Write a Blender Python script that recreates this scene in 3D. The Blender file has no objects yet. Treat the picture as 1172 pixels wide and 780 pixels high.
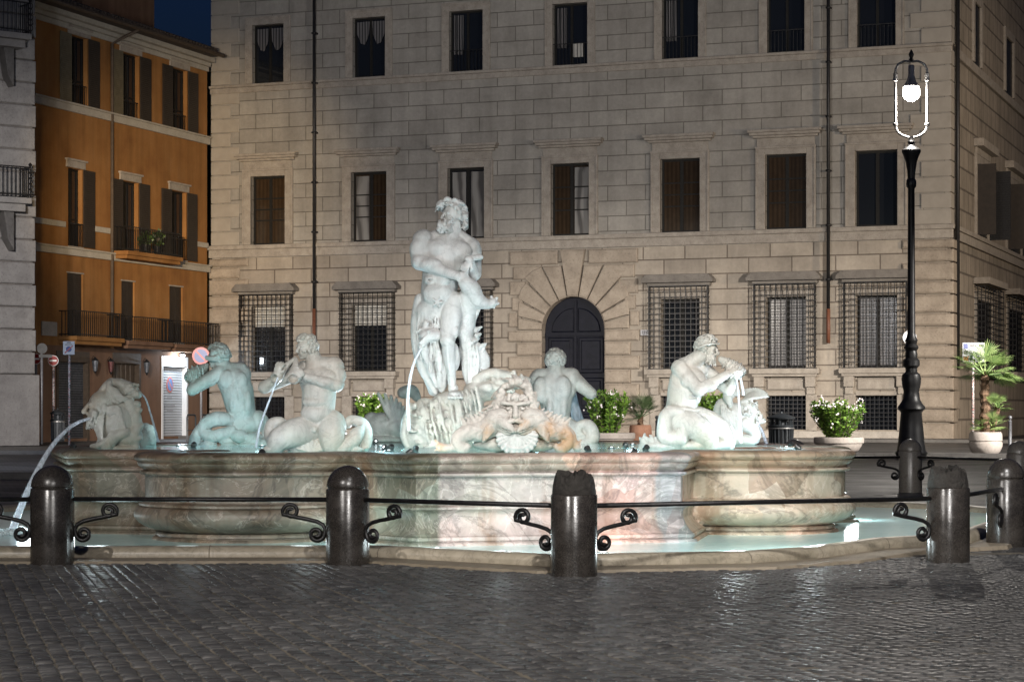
import bpy, bmesh, math, random
import numpy as np
from mathutils import Vector, Matrix
random.seed(7); np.random.seed(7)
C = bpy.context.scene
COL = C.collection
R = math.radians
# ------------------------------------------------------------------ camera
F, CX, HY, HC = 2500.0, 586.0, 468.0, 1.35
cam = bpy.data.cameras.new('camera'); camo = bpy.data.objects.new('camera', cam); COL.objects.link(camo)
camo.location = (0, 0, HC); camo.rotation_euler = (R(90), 0, 0)
cam.sensor_width = 36; cam.lens = F/1172*36; cam.shift_y = 78/1172.0
cam.clip_start = 0.1; cam.clip_end = 2000
C.camera = camo
# ------------------------------------------------------------------ sky and exposure
w = bpy.data.worlds.new('World'); C.world = w; w.use_nodes = True
nt = w.node_tree; bg = nt.nodes['Background']
sky = nt.nodes.new('ShaderNodeTexSky'); sky.sky_type = 'NISHITA'; sky.sun_disc = False
sky.sun_elevation = R(-1.0); sky.sun_rotation = R(150); sky.altitude = 30
SKYMIX = nt.nodes.new('ShaderNodeMixRGB'); SKYMIX.blend_type = 'MULTIPLY'; SKYMIX.inputs[0].default_value = 1
SKYMIX.inputs[2].default_value = (0.046, 0.143, 0.58, 1)
nt.links.new(sky.outputs[0], SKYMIX.inputs[1]); nt.links.new(SKYMIX.outputs[0], bg.inputs[0])
bg.inputs[1].default_value = 0.15
C.view_settings.view_transform = 'Standard'; C.view_settings.look = 'None'
C.view_settings.exposure = 0.32; C.view_settings.gamma = 1; C.view_settings.use_curve_mapping = False
C.render.engine = 'CYCLES'
cy = C.cycles
cy.use_denoising = True; cy.max_bounces = 6; cy.diffuse_bounces = 3; cy.glossy_bounces = 3
cy.transmission_bounces = 4; cy.transparent_max_bounces = 12; cy.caustics_reflective = False; cy.caustics_refractive = False
cy.sample_clamp_indirect = 4; cy.use_light_tree = True

# ------------------------------------------------------------------ light helpers, then unseen spots around the square without fixtures
def spot(name, loc, target, power, col, cone, blend=.6, radius=.15, parent=None):
    l = bpy.data.lights.new(name, 'SPOT'); l.energy = power; l.color = col
    l.spot_size = R(cone); l.spot_blend = blend; l.shadow_soft_size = radius
    o = bpy.data.objects.new(name, l); COL.objects.link(o)
    o.location = loc
    d = Vector(target)-Vector(loc); o.rotation_euler = d.to_track_quat('-Z', 'Y').to_euler()
    if parent: o.parent = parent
    return o
def point(name, loc, power, col, radius=.1, parent=None):
    l = bpy.data.lights.new(name, 'POINT'); l.energy = power; l.color = col; l.shadow_soft_size = radius
    o = bpy.data.objects.new(name, l); COL.objects.link(o); o.location = loc
    if parent: o.parent = parent
    return o
WARM = (1, .80, .60); SODIUM = (1, .62, .22); COOL = (.86, .93, 1); CYAN = (.62, .95, 1)
# unseen street lamps without fixtures, and added fill spots, outside both frame edges
spot('unseen_street_spot', (-15, 60, 8.8), (-9, 97, 0), 23000, (1, .90, .78), 36, 1, .6)
spot('unseen_street_spot', (-15, 60, 8.8), (1, 93, 0), 28000, (1, .91, .80), 36, 1, .6)
spot('unseen_street_spot', (23, 52, 8.8), (16, 88, 0), 35000, (1, .91, .80), 34, 1, .6)
spot('unseen_street_spot', (23, 52, 8.8), (7, 91, 0), 35000, (1, .91, .80), 34, 1, .6)
spot('unseen_street_spot', (23, 52, 8.8), (9, 68, 0), 40000, (1, .95, .88), 44, 1, .2)  # added to brighten the shrubs and the road
spot('unseen_street_spot', (-15, 60, 8.8), (2, 75, 0), 9000, (1, .95, .88), 44, 1, .2)  # extra spot lifting the shrubs from the left
spot('unseen_flood_fill', (-12, 38, 9.0), (1, 97, 13), 24500, (1, .96, .92), 46, 1, .3)
spot('unseen_flood_fill', (26, 44, 9.0), (10, 95, 13), 15500, (1, .96, .92), 60, 1, .3)
spot('unseen_flood_fill', (-10.3, 43, 9.0), (-14.4, 103, 11.0), 60000, (1, .70, .34), 17, 1, .3)
spot('unseen_flood_fill', (-10.3, 43, 9.0), (-17.0, 96, 8.0), 24000, (1, .74, .42), 10.5, 1, .3)
spot('unseen_flood_fill', (36, 66, 9.0), (21, 98, 7), 17000, (1, .80, .58), 60, .9, .25)
spot('unseen_flood_fill', (-15, 52, 9.0), (-19, 82, 3), 20000, (1, .93, .87), 52, .9, .25)
spot('unseen_flood_fill', (-12, 40, 8.0), (-14, 66, 0), 7500, (.72, .82, 1), 80, 1, .25)
# unseen fill spots added behind the camera, no fixtures
spot('camera_fill_spot', (-9, 2, 8.5), (-2, 19, 0), 5200, (1, .95, .90), 110, .8, .2)
spot('camera_fill_spot', (2.6, -5, 9), (3.6, 19, 0), 13000, (1, .96, .92), 44, 1, .4)
spot('high_fill_spot', (3.5, 4, 15), (1.9, 23.0, 0), 12500, (1, .98, .96), 25, .9, .4)  # high spot added to brighten the pool and basin

# ------------------------------------------------------------------ helpers
def W(px, py, Y):
    return Vector(((px-CX)*Y/F, Y, HC+(HY-py)*Y/F))
def G(px, py, z=0.0):
    Y = (HC-z)*F/(py-HY)
    return Vector(((px-CX)*Y/F, Y, z))
def tag(o, label=None, cat=None, group=None, kind=None):
    if label: o['label'] = label
    if cat: o['category'] = cat
    if group: o['group'] = group
    if kind: o['kind'] = kind
    return o
def empty(name, loc=(0, 0, 0), rz=0, label=None, cat=None, group=None):
    o = bpy.data.objects.new(name, None); COL.objects.link(o); o.location = loc; o.rotation_euler = (0, 0, rz)
    o.empty_display_size = .2
    return tag(o, label, cat, group)
def copy_tree(o, parent=None):
    c = o.copy(); COL.objects.link(c)
    if parent is not None: c.parent = parent
    for ch in list(o.children): copy_tree(ch, c)
    return c
class MB:
    def __init__(s): s.v = []; s.f = []
    def add(s, v, f):
        n = len(s.v); s.v += [tuple(p) for p in v]; s.f += [tuple(i+n for i in q) for q in f]; return s
    def box(s, x0, x1, y0, y1, z0, z1):
        return s.add([(x0,y0,z0),(x1,y0,z0),(x1,y1,z0),(x0,y1,z0),(x0,y0,z1),(x1,y0,z1),(x1,y1,z1),(x0,y1,z1)],
                     [(0,3,2,1),(4,5,6,7),(0,1,5,4),(1,2,6,5),(2,3,7,6),(3,0,4,7)])
    def bbox(s, x0, x1, y0, y1, z0, z1, b):      # box with a chamfered front (-y) face
        return s.add([(x0,y1,z0),(x1,y1,z0),(x1,y1,z1),(x0,y1,z1),(x0,y0+b,z0),(x1,y0+b,z0),(x1,y0+b,z1),(x0,y0+b,z1),
                      (x0+b,y0,z0+b),(x1-b,y0,z0+b),(x1-b,y0,z1-b),(x0+b,y0,z1-b)],
                     [(0,1,5,4),(1,2,6,5),(2,3,7,6),(3,0,4,7),(4,5,9,8),(5,6,10,9),(6,7,11,10),(7,4,8,11),(8,9,10,11),(0,3,2,1)])
    def prism(s, poly, y0, y1, b=0):             # polygon in x,z pushed along y, front chamfered by b
        n = len(poly); cx = sum(p[0] for p in poly)/n; cz = sum(p[1] for p in poly)/n
        v = [(x, y1, z) for x, z in poly]+[(x, y0+b, z) for x, z in poly]
        f = [(i, (i+1) % n, n+(i+1) % n, n+i) for i in range(n)]
        if b:
            ins = []
            for x, z in poly:
                d = math.hypot(x-cx, z-cz) or 1; k = max(0, 1-b*1.3/d); ins.append((cx+(x-cx)*k, y0, cz+(z-cz)*k))
            v += ins; f += [(n+i, n+(i+1) % n, 2*n+(i+1) % n, 2*n+i) for i in range(n)]
            f += [tuple(2*n+i for i in range(n))]
        else: f += [tuple(n+i for i in range(n))]
        f += [tuple(range(n-1, -1, -1))]
        return s.add(v, f)
    def tube(s, pts, r, seg=8, cap=True, flat=None):
        pts = [Vector(p) for p in pts]; n = len(pts)
        rs = r if isinstance(r, (list, tuple)) else [r]*n
        up = None; v = []
        for i, p in enumerate(pts):
            t = (pts[min(i+1, n-1)]-pts[max(i-1, 0)])
            t = t.normalized() if t.length > 1e-9 else Vector((0, 0, 1))
            if up is None:
                up = Vector((0, 0, 1)) if abs(t.z) < .9 else Vector((1, 0, 0))
            a = (up-t*up.dot(t)); a = a.normalized() if a.length > 1e-6 else t.orthogonal().normalized(); up = a; b = t.cross(a)
            for k in range(seg):
                q = 2*math.pi*(k+.5*(seg == 4))/seg
                v.append(p+(a*math.cos(q)+b*math.sin(q))*rs[i])
        f = [(i*seg+k, i*seg+(k+1) % seg, (i+1)*seg+(k+1) % seg, (i+1)*seg+k) for i in range(n-1) for k in range(seg)]
        if cap: f += [tuple(range(seg-1, -1, -1)), tuple((n-1)*seg+k for k in range(seg))]
        return s.add(v, f)
    def bar(s, a, b, r, seg=4): return s.tube([a, b], r, seg)
    def lathe(s, prof, seg=24, c=(0, 0, 0), wob=None):
        v = []; n = len(prof)
        for r, z in prof:
            for k in range(seg):
                q = 2*math.pi*k/seg; rr = r*(wob(q, z) if wob else 1)
                v.append((c[0]+rr*math.cos(q), c[1]+rr*math.sin(q), c[2]+z))
        f = [(i*seg+k, i*seg+(k+1) % seg, (i+1)*seg+(k+1) % seg, (i+1)*seg+k) for i in range(n-1) for k in range(seg)]
        f += [tuple(range(seg-1, -1, -1)), tuple((n-1)*seg+k for k in range(seg))]
        return s.add(v, f)
    def build(s, name, m, parent=None, smooth=False, bevel=0, auto=None):
        me = bpy.data.meshes.new(name); me.from_pydata(s.v, [], s.f); me.validate(); me.update()
        o = bpy.data.objects.new(name, me); COL.objects.link(o)
        for mm in (m if isinstance(m, (list, tuple)) else [m]): me.materials.append(mm)
        bm = bmesh.new(); bm.from_mesh(me); bmesh.ops.recalc_face_normals(bm, faces=bm.faces[:])
        if auto:
            for e in bm.edges:
                if len(e.link_faces) == 2: e.smooth = e.calc_face_angle(0) < R(auto)
            smooth = True
        bm.to_mesh(me); bm.free()
        if smooth: me.polygons.foreach_set('use_smooth', [True]*len(me.polygons))
        if bevel:
            b = o.modifiers.new('bevel', 'BEVEL'); b.width = bevel; b.segments = 2; b.limit_method = 'ANGLE'; b.angle_limit = R(40)
        if parent is not None: o.parent = parent
        return o

# ------------------------------------------------------------------ materials
def rgb(c): return (c[0], c[1], c[2], 1)
class NM:
    """small node-material writer"""
    def __init__(s, name):
        s.m = bpy.data.materials.new(name); s.m.use_nodes = True; s.t = s.m.node_tree
        s.b = s.t.nodes['Principled BSDF']
        s.tc = s.t.nodes.new('ShaderNodeTexCoord').outputs['Object']
    def n(s, typ, **k):
        x = s.t.nodes.new(typ)
        for a, v in k.items(): setattr(x, a, v)
        return x
    def l(s, a, b): s.t.links.new(a, b)
    def noise(s, scale, detail=4, rough=.55, vec=None, dist=0):
        x = s.n('ShaderNodeTexNoise'); x.inputs['Scale'].default_value = scale; x.inputs['Detail'].default_value = detail
        x.inputs['Roughness'].default_value = rough; x.inputs['Distortion'].default_value = dist
        s.l(vec if vec is not None else s.tc, x.inputs['Vector']); return x.outputs['Fac']
    def ramp(s, fac, stops, interp='LINEAR'):
        x = s.n('ShaderNodeValToRGB'); x.color_ramp.interpolation = interp
        e = x.color_ramp.elements
        while len(e) < len(stops): e.new(.5)
        for i, (p, c) in enumerate(stops):
            e[i].position = p; e[i].color = rgb(c) if hasattr(c, '__len__') else (c, c, c, 1)
        s.l(fac, x.inputs[0]); return x.outputs[0]
    def mix(s, fac, a, b, mode='MIX'):
        x = s.n('ShaderNodeMixRGB', blend_type=mode)
        for i, q in ((0, fac), (1, a), (2, b)):
            if hasattr(q, 'is_linked') or hasattr(q, 'links'): s.l(q, x.inputs[i])
            else: x.inputs[i].default_value = q if i == 0 else rgb(q)
        return x.outputs[0]
    def math(s, op, a, b=0):
        x = s.n('ShaderNodeMath', operation=op)
        for i, q in ((0, a), (1, b)):
            if hasattr(q, 'links'): s.l(q, x.inputs[i])
            else: x.inputs[i].default_value = q
        return x.outputs[0]
    def mapping(s, scale=(1, 1, 1), rot=(0, 0, 0), vec=None):
        x = s.n('ShaderNodeMapping'); x.inputs['Scale'].default_value = scale; x.inputs['Rotation'].default_value = rot
        s.l(vec if vec is not None else s.tc, x.inputs[0]); return x.outputs[0]
    def swiz(s, a, b, c=None):
        sp = s.n('ShaderNodeSeparateXYZ'); s.l(s.tc, sp.inputs[0]); cb = s.n('ShaderNodeCombineXYZ')
        s.l(sp.outputs[a], cb.inputs[0]); s.l(sp.outputs[b], cb.inputs[1]); return cb.outputs[0]
    def bump(s, h, strength=.3, dist=.02, normal=None):
        x = s.n('ShaderNodeBump'); x.inputs['Strength'].default_value = strength; x.inputs['Distance'].default_value = dist
        s.l(h, x.inputs['Height'])
        if normal is not None: s.l(normal, x.inputs['Normal'])
        s.l(x.outputs[0], s.b.inputs['Normal']); return x.outputs[0]
    def set(s, col=None, rough=None, metal=None, spec=None, **k):
        if col is not None:
            if hasattr(col, 'links'): s.l(col, s.b.inputs['Base Color'])
            else: s.b.inputs['Base Color'].default_value = rgb(col)
        if rough is not None:
            if hasattr(rough, 'links'): s.l(rough, s.b.inputs['Roughness'])
            else: s.b.inputs['Roughness'].default_value = rough
        if metal is not None: s.b.inputs['Metallic'].default_value = metal
        if spec is not None: s.b.inputs['Specular IOR Level'].default_value = spec
        return s.m
def plain(name, c1, c2=None, scale=6, rough=.6, metal=0, bump=0, bscale=25, spec=.5):
    k = NM(name)
    col = k.ramp(k.noise(scale, 5), [(.3, c1), (.7, c2)]) if c2 else c1
    k.set(col, rough, metal, spec)
    if bump: k.bump(k.noise(bscale, 4), bump, .02)
    return k.m
def emit(name, c, s):
    k = NM(name); k.b.inputs['Emission Color'].default_value = rgb(c); k.b.inputs['Emission Strength'].default_value = s
    k.set((.8, .8, .8)); return k.m
def ashlar(name, ax, bw, bh, c1, c2, mortar, groove=.05, bump=.8, off=(0, 0), stain=.7):
    k = NM(name); v = k.swiz(ax, 2)
    mp = k.n('ShaderNodeMapping'); mp.inputs['Location'].default_value = (off[0], off[1], 0); k.l(v, mp.inputs[0])
    b = k.n('ShaderNodeTexBrick'); b.offset = .5; k.l(mp.outputs[0], b.inputs['Vector'])
    b.inputs['Color1'].default_value = rgb(c1); b.inputs['Color2'].default_value = rgb(c2); b.inputs['Mortar'].default_value = rgb(mortar)
    b.inputs['Scale'].default_value = 1; b.inputs['Mortar Size'].default_value = groove; b.inputs['Mortar Smooth'].default_value = .25
    b.inputs['Brick Width'].default_value = bw; b.inputs['Row Height'].default_value = bh; b.inputs['Bias'].default_value = 0
    st = k.ramp(k.noise(.55, 6, .65), [(.3, .62), (.62, 1.08)])
    fine = k.ramp(k.noise(6, 5, .7), [(.3, .84), (.7, 1.08)])
    strk = k.ramp(k.noise(1.0, 5, .6, k.mapping((1.6, 1.6, .12))), [(.35, .78), (.6, 1.03)])
    col = k.mix(stain, b.outputs['Color'], st, 'MULTIPLY'); col = k.mix(.7, col, fine, 'MULTIPLY'); col = k.mix(stain*.8, col, strk, 'MULTIPLY')
    k.set(col, .85, spec=.25)
    h = k.math('SUBTRACT', k.math('MULTIPLY', k.noise(7, 6, .75), .45), b.outputs['Fac'])
    k.bump(h, bump, .06); return k.m
M = {}
M['wall'] = ashlar('plaster_ashlar', 0, 1.74, .665, (.37, .347, .312), (.315, .293, .263), (.19, .175, .152), .022, .7, (.3, .12))
M['wall_low'] = ashlar('plaster_ashlar_low', 0, 1.9, .665, (.41, .36, .30), (.32, .28, .235), (.17, .14, .115), .028, .8, (.5, .1))
M['wall_side'] = ashlar('plaster_ashlar_side', 0, 1.2, .9, (.36, .31, .255), (.31, .27, .22), (.17, .145, .12), .045, .9)
def stone(name, c1, c2, sc=3, bump=.5, bs=14, rough=.85):
    k = NM(name)
    col = k.ramp(k.noise(sc, 7, .68), [(.28, c1), (.72, c2)])
    spots = k.ramp(k.noise(sc*7, 4, .7), [(.34, .55), (.46, 1)])
    col = k.mix(.6, col, spots, 'MULTIPLY'); k.set(col, rough, spec=.3)
    k.bump(k.noise(bs, 6, .7), bump, .03); return k.m
M['trav'] = stone('travertine', (.25, .22, .19), (.41, .37, .32))
M['trav_rough'] = stone('rough_travertine', (.24, .20, .16), (.41, .35, .285), 1.6, .9, 7)
M['trav_pale'] = stone('pale_travertine', (.36, .33, .29), (.50, .46, .41), 2)
M['trav_dark'] = stone('weathered_hood', (.13, .118, .105), (.22, .20, .18), 2)
M['dark'] = plain('dark_iron', (.012, .012, .013), (.03, .028, .028), 12, .45, .3, .15)
M['iron'] = plain('black_wrought_iron', (.010, .010, .011), (.028, .026, .025), 20, .38, .5, .2, 60)
M['frame'] = plain('dark_window_frame', (.010, .009, .008), (.018, .017, .015), 8, .6, 0, 0, 25, .2)
def glass(name, c, rough=.05):
    k = NM(name); k.set(c, rough, spec=.6); k.bump(k.noise(1.3, 2, .5), .06, .05); return k.m
M['glass'] = glass('dark_glass', (.012, .014, .018))
k = NM('glass_over_wood'); wv = k.n('ShaderNodeTexWave'); wv.inputs['Scale'].default_value = 1.6; wv.inputs['Distortion'].default_value = 1.5
k.l(k.mapping((1, 1, .2)), wv.inputs[0])
k.set(k.mix(.5, k.ramp(wv.outputs[0], [(0, (.030, .019, .011)), (1, (.048, .031, .018))]), k.ramp(k.noise(3, 4), [(.3, .5), (.7, 1)]), 'MULTIPLY'), .12, spec=.5)
k.bump(k.noise(1.5, 2), .08, .05); M['woodpane'] = k.m
k = NM('curtain_behind_glass'); wv = k.n('ShaderNodeTexWave'); wv.inputs['Scale'].default_value = 2.2; wv.inputs['Distortion'].default_value = 3; k.l(k.mapping((1, 1, .15)), wv.inputs[0])
k.set(k.ramp(wv.outputs[0], [(.2, (.05, .05, .05)), (.8, (.17, .16, .16))]), .2); M['curtain_or_reflection'] = k.m
M['blind'] = plain('pale_blind', (.42, .40, .36), (.55, .53, .48), 5, .7)
M['shutter'] = plain('dark_shutter', (.020, .014, .010), (.034, .025, .018), 6, .55)
M['shutter_brown'] = plain('brown_shutter', (.05, .034, .022), (.085, .06, .04), 6, .6)
M['navy'] = plain('navy_door', (.004, .005, .010), (.009, .010, .018), 5, .5, 0, .1, 30, .15)
M['copper'] = plain('rusty_pipe', (.10, .036, .02), (.19, .07, .036), 10, .6)
# ------------------------------------------------------------------ ground
k = NM('dark_setts'); v = k.mapping((1, 1, 1), (0, 0, R(14)))
vo = k.n('ShaderNodeTexBrick'); vo.offset = .5; k.l(v, vo.inputs['Vector']); vo.inputs['Scale'].default_value = 1
vo.inputs['Brick Width'].default_value = .13; vo.inputs['Row Height'].default_value = .12; vo.inputs['Mortar Size'].default_value = .012; vo.inputs['Mortar Smooth'].default_value = .4
vo.inputs['Color1'].default_value = (.068, .065, .063, 1); vo.inputs['Color2'].default_value = (.095, .091, .088, 1); vo.inputs['Mortar'].default_value = (.045, .042, .039, 1)
big = k.ramp(k.noise(.35, 5, .6), [(.3, .7), (.7, 1.25)])
k.set(k.mix(.8, vo.outputs['Color'], big, 'MULTIPLY'), k.ramp(k.noise(.8, 4), [(.3, .36), (.7, .6)]), spec=.35)
k.bump(k.math('SUBTRACT', k.noise(3, 4), vo.outputs['Fac']), .3, .015); M['setts'] = k.m
k = NM('sett_stone'); gi = k.n('ShaderNodeNewGeometry').outputs['Random Per Island']
c = k.ramp(gi, [(0, (.054, .052, .050)), (.5, (.084, .081, .077)), (1, (.125, .120, .115))])
c = k.mix(.7, c, k.ramp(k.noise(40, 4), [(.3, .7), (.7, 1.2)]), 'MULTIPLY')
c = k.mix(.8, c, k.ramp(k.noise(.5, 5, .6), [(.3, .7), (.7, 1.15)]), 'MULTIPLY')
k.set(c, k.ramp(k.math('ADD', k.math('MULTIPLY', gi, .35), k.math('MULTIPLY', k.noise(.9, 4), .65)), [(.25, .34), (.7, .52)]), spec=.38)
k.bump(k.noise(55, 4, .6), .22, .008); M['sett'] = k.m
M['joint'] = plain('sandy_joint', (.05, .045, .038), (.20, .17, .125), 3.5, .9, 0, .4, 60)
M['pave'] = stone('pavement_slab', (.10, .095, .09), (.17, .16, .15), 1.2, .3, 10, .6)
g = MB().add([(-260, -60, 0), (260, -60, 0), (260, 420, 0), (-260, 420, 0)], [(0, 1, 2, 3)]).build('ground', M['setts']); tag(g, kind='structure')
# real setts in front of the fountain
def setts():
    s = .098; a = R(15); e1 = np.array([math.cos(a), math.sin(a)]); e2 = np.array([-math.sin(a), math.cos(a)])
    rng = np.random.default_rng(3); coff = rng.normal(0, .004, 97); roff = rng.uniform(0, s, 89); V = []; Fq = []; n = 0
    for j in range(-34, 262):
        pass
        for i in range(-138, 138):
            c = e1*(i*s+coff[i % 97])+e2*(j*s+roff[i % 89]+rng.normal(0, .004))
            c = c+np.array([0, 8.0])
            x, y = c
            yb = 18.95 if x < -1.1 else 18.95-(x+1.1)*.62 if x < .7 else 17.85+(x-.7)*.36
            if not (7.5 < y < yb+.9) or abs(x) > 8.2: continue
            hx, hy = s*.5-rng.uniform(.0005, .0045), s*.5-rng.uniform(.001, .006)
            ro = rng.normal(0, .05); q1 = e1*math.cos(ro)+e2*math.sin(ro); q2 = -e1*math.sin(ro)+e2*math.cos(ro)
            z0 = .012+rng.normal(0, .0028); tx, ty = rng.normal(0, .014, 2)
            def P(u, vv, z): p = c+q1*u+q2*vv; return (p[0], p[1], z)
            t = .8
            zz = lambda u, vv: z0+u*tx+vv*ty
            vs = [P(-hx, -hy, -.02), P(hx, -hy, -.02), P(hx, hy, -.02), P(-hx, hy, -.02)]
            vs += [P(u*hx*.97, w_*hy*.97, zz(u*hx, w_*hy)-.006) for u, w_ in ((-1, -1), (1, -1), (1, 1), (-1, 1))]
            vs += [P(u*hx*.66, w_*hy*.66, zz(u*hx*.7, w_*hy*.7)+.002) for u, w_ in ((-1, -1), (1, -1), (1, 1), (-1, 1))]
            V += vs
            for b0, b1 in ((0, 4), (4, 8)):
                for q in range(4): Fq.append((n+b0+q, n+b0+(q+1) % 4, n+b1+(q+1) % 4, n+b1+q))
            Fq.append((n+8, n+9, n+10, n+11)); n += 12
    me = bpy.data.meshes.new('paving'); me.from_pydata(V, [], Fq); me.materials.append(M['sett'])
    me.polygons.foreach_set('use_smooth', [True]*len(me.polygons))
    o = bpy.data.objects.new('paving', me); COL.objects.link(o); tag(o, kind='structure')
setts()
j = MB().add([(-8.3, 7.4, .006), (8.3, 7.4, .006), (8.3, 20.5, .006), (-8.3, 20.5, .006)], [(0, 1, 2, 3)]).build('paving_bed', M['joint']); tag(j, kind='structure')

# ------------------------------------------------------------------ facade frames
class Fr:
    def __init__(s, P0, ang): s.P = Vector((P0[0], P0[1])); s.a = ang; s.e = Vector((math.cos(ang), math.sin(ang))); s.n = Vector((-math.sin(ang), math.cos(ang)))
    def uz(s, px, py, off=0):
        d = Vector(((px-CX)/F, 1.0)); p = s.P+s.n*off
        t = p.dot(s.n)/d.dot(s.n); q = d*t-s.P
        return q.dot(s.e), HC+(HY-py)*t/F
    def u(s, px): return s.uz(px, 400)[0]
def wall(name, m, parent, u0, u1, z0, z1, holes, depth=.45, y=0):
    us = sorted({u0, u1, *[min(max(h[i], u0), u1) for h in holes for i in (0, 1)]})
    zs = sorted({z0, z1, *[min(max(h[i], z0), z1) for h in holes for i in (2, 3)]})
    b = MB()
    for i in range(len(us)-1):
        for q in range(len(zs)-1):
            cu, cz = (us[i]+us[i+1])/2, (zs[q]+zs[q+1])/2
            if any(h[0] < cu < h[1] and h[2] < cz < h[3] for h in holes): continue
            b.add([(us[i], y, zs[q]), (us[i+1], y, zs[q]), (us[i+1], y, zs[q+1]), (us[i], y, zs[q+1])], [(0, 1, 2, 3)])
    for a0, a1, c0, c1 in holes:
        if c0 >= z1 or c1 <= z0: continue
        b.add([(a0, y, c0), (a0, y+depth, c0), (a0, y+depth, c1), (a0, y, c1)], [(0, 1, 2, 3)])
        b.add([(a1, y, c0), (a1, y+depth, c0), (a1, y+depth, c1), (a1, y, c1)], [(0, 1, 2, 3)])
        b.add([(a0, y, c1), (a1, y, c1), (a1, y+depth, c1), (a0, y+depth, c1)], [(0, 1, 2, 3)])
        b.add([(a0, y, c0), (a1, y, c0), (a1, y+depth, c0), (a0, y+depth, c0)], [(0, 1, 2, 3)])
    return b.build(name, m, parent)
def casement(parent, u0, u1, z0, z1, y, pane, f=.07, mull=True, trans=()):
    b = MB()
    b.box(u0, u0+f, y, y+.08, z0, z1).box(u1-f, u1, y, y+.08, z0, z1).box(u0+f, u1-f, y, y+.08, z1-f, z1).box(u0+f, u1-f, y, y+.08, z0, z0+f)
    um = (u0+u1)/2
    if mull: b.box(um-f*.8, um+f*.8, y+.005, y+.075, z0+f, z1-f)
    for t in trans: b.box(u0+f, u1-f, y+.01, y+.07, z0+t*(z1-z0)-.03, z0+t*(z1-z0)+.03)
    b.build('frame', M['frame'], parent)
    h = MB()
    h.add([(u0+.01, y+.05, z0+.01), (um, y+.05+random.uniform(0, .012), z0+.01), (um, y+.05, z1-.01), (u0+.01, y+.05, z1-.01)], [(0, 1, 2, 3)])
    h.add([(um, y+.05, z0+.01), (u1-.01, y+.05+random.uniform(0, .012), z0+.01), (u1-.01, y+.05, z1-.01), (um, y+.05, z1-.01)], [(0, 1, 2, 3)])
    h.build('pane', pane, parent)
def cage(parent, u0, u1, z0, z1, d, nv, nh, r=.02, y=0):
    b = MB()
    for i in range(nv+1):
        u = u0+(u1-u0)*i/nv; b.bar((u, y-d, z0), (u, y-d, z1), r)
    for i in range(nh+1):
        z = z0+(z1-z0)*i/nh
        b.bar((u0-.05, y-d-.02, z), (u1+.05, y-d-.02, z), r)
        for u in (u0, u1): b.bar((u, y-d, z), (u, y-.005, z), r)
    for u in (u0, u1):
        for q in (.33, .66): b.bar((u, y-d*q, z0), (u, y-d*q, z1), r)
    return b.build('grille', M['iron'], parent)
# ------------------------------------------------------------------ palace
PL = Vector((-14.19, 103.4)); PR = Vector((18.24, 91.0)); L = (PR-PL).length; AF = math.atan2(PR.y-PL.y, PR.x-PL.x)
FF = Fr(PL, AF); FS = Fr(PR, AF+R(90))
pal = empty('palace', (PL.x, PL.y, 0), AF, 'huge pale ashlar stone palace with barred ground windows and an arched navy portal', 'palace')
cen = [FF.u(x) for x in (307, 422.5, 533.5, 652.5, 778.5, 899.5, 1003)]
h3 = [(c-.82, c+.82, 16.62, 19.35) for c in cen]
h2 = [(c-.9, c+.9, 9.06, 12.25) for c in cen]
h1 = [(c-.88, c+.88, 3.12, 6.15) for i, c in enumerate(cen) if i != 3]
h0 = [(c-.87, c+.87, .48, 1.92) for i, c in enumerate(cen) if i != 3]
dc = FF.u(656.5); dw = 1.47
door_hole = (dc-dw, dc+dw, 0, 6.34)
wall('upper_wall', M['wall'], pal, 0, L, 8.45, 24, h3+h2)
wall('lower_wall', M['wall_low'], pal, 0, L, 0, 8.45, h1+h0+[door_hole], .6)
b = MB().box(-.12, L+.16, -.16, -.002, 8.47, 8.85).box(-.18, L+.22, -.26, -.004, 8.85, 9.045)
b.box(-.08, L+.1, -.10, -.003, 16.22, 16.48).box(-.12, L+.14, -.16, -.005, 16.48, 16.61)
b.box(-.3, L+.3, -.5, -.002, 23.6, 24.3).box(-.6, L+.6, -.9, -.004, 24.3, 24.9)
b.build('string_course', M['trav'], pal, bevel=.03)
MB().box(-.5, L+.5, -.8, 30, 24.9, 25.2).build('roof', M['dark'], pal)
MB().box(.02, L-.02, 1.2, 29.9, .1, 24).build('inner_wall', M['dark'], pal)
b = MB()
for a0, a1 in ((0, cen[3]-3.2), (cen[3]+3.2, L)):
    b.box(a0, a1, -.10, -.004, .0, .42)
b.build('plinth', M['trav_pale'], pal, bevel=.02)
k = NM('painted_reflection'); wv = k.n('ShaderNodeTexWave'); wv.inputs['Scale'].default_value = .5; wv.inputs['Distortion'].default_value = 9; wv.inputs['Detail'].default_value = 3; k.l(k.mapping((1, 1, .5)), wv.inputs[0])
k.set(k.ramp(wv.outputs[0], [(.1, (.10, .095, .09)), (.3, (.17, .16, .15)), (.8, (.26, .25, .235))]), .2); M['reflect'] = k.m  # pale reflections in piano nobile panes, painted as a mottled colour
PANES3 = ['curtain_or_reflection', 'curtain_or_reflection', 'glass', 'glass', 'glass', 'glass', 'glass']
PANES2 = ['woodpane', 'woodpane', 'glass', 'woodpane', 'woodpane', 'woodpane', 'glass']
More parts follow.
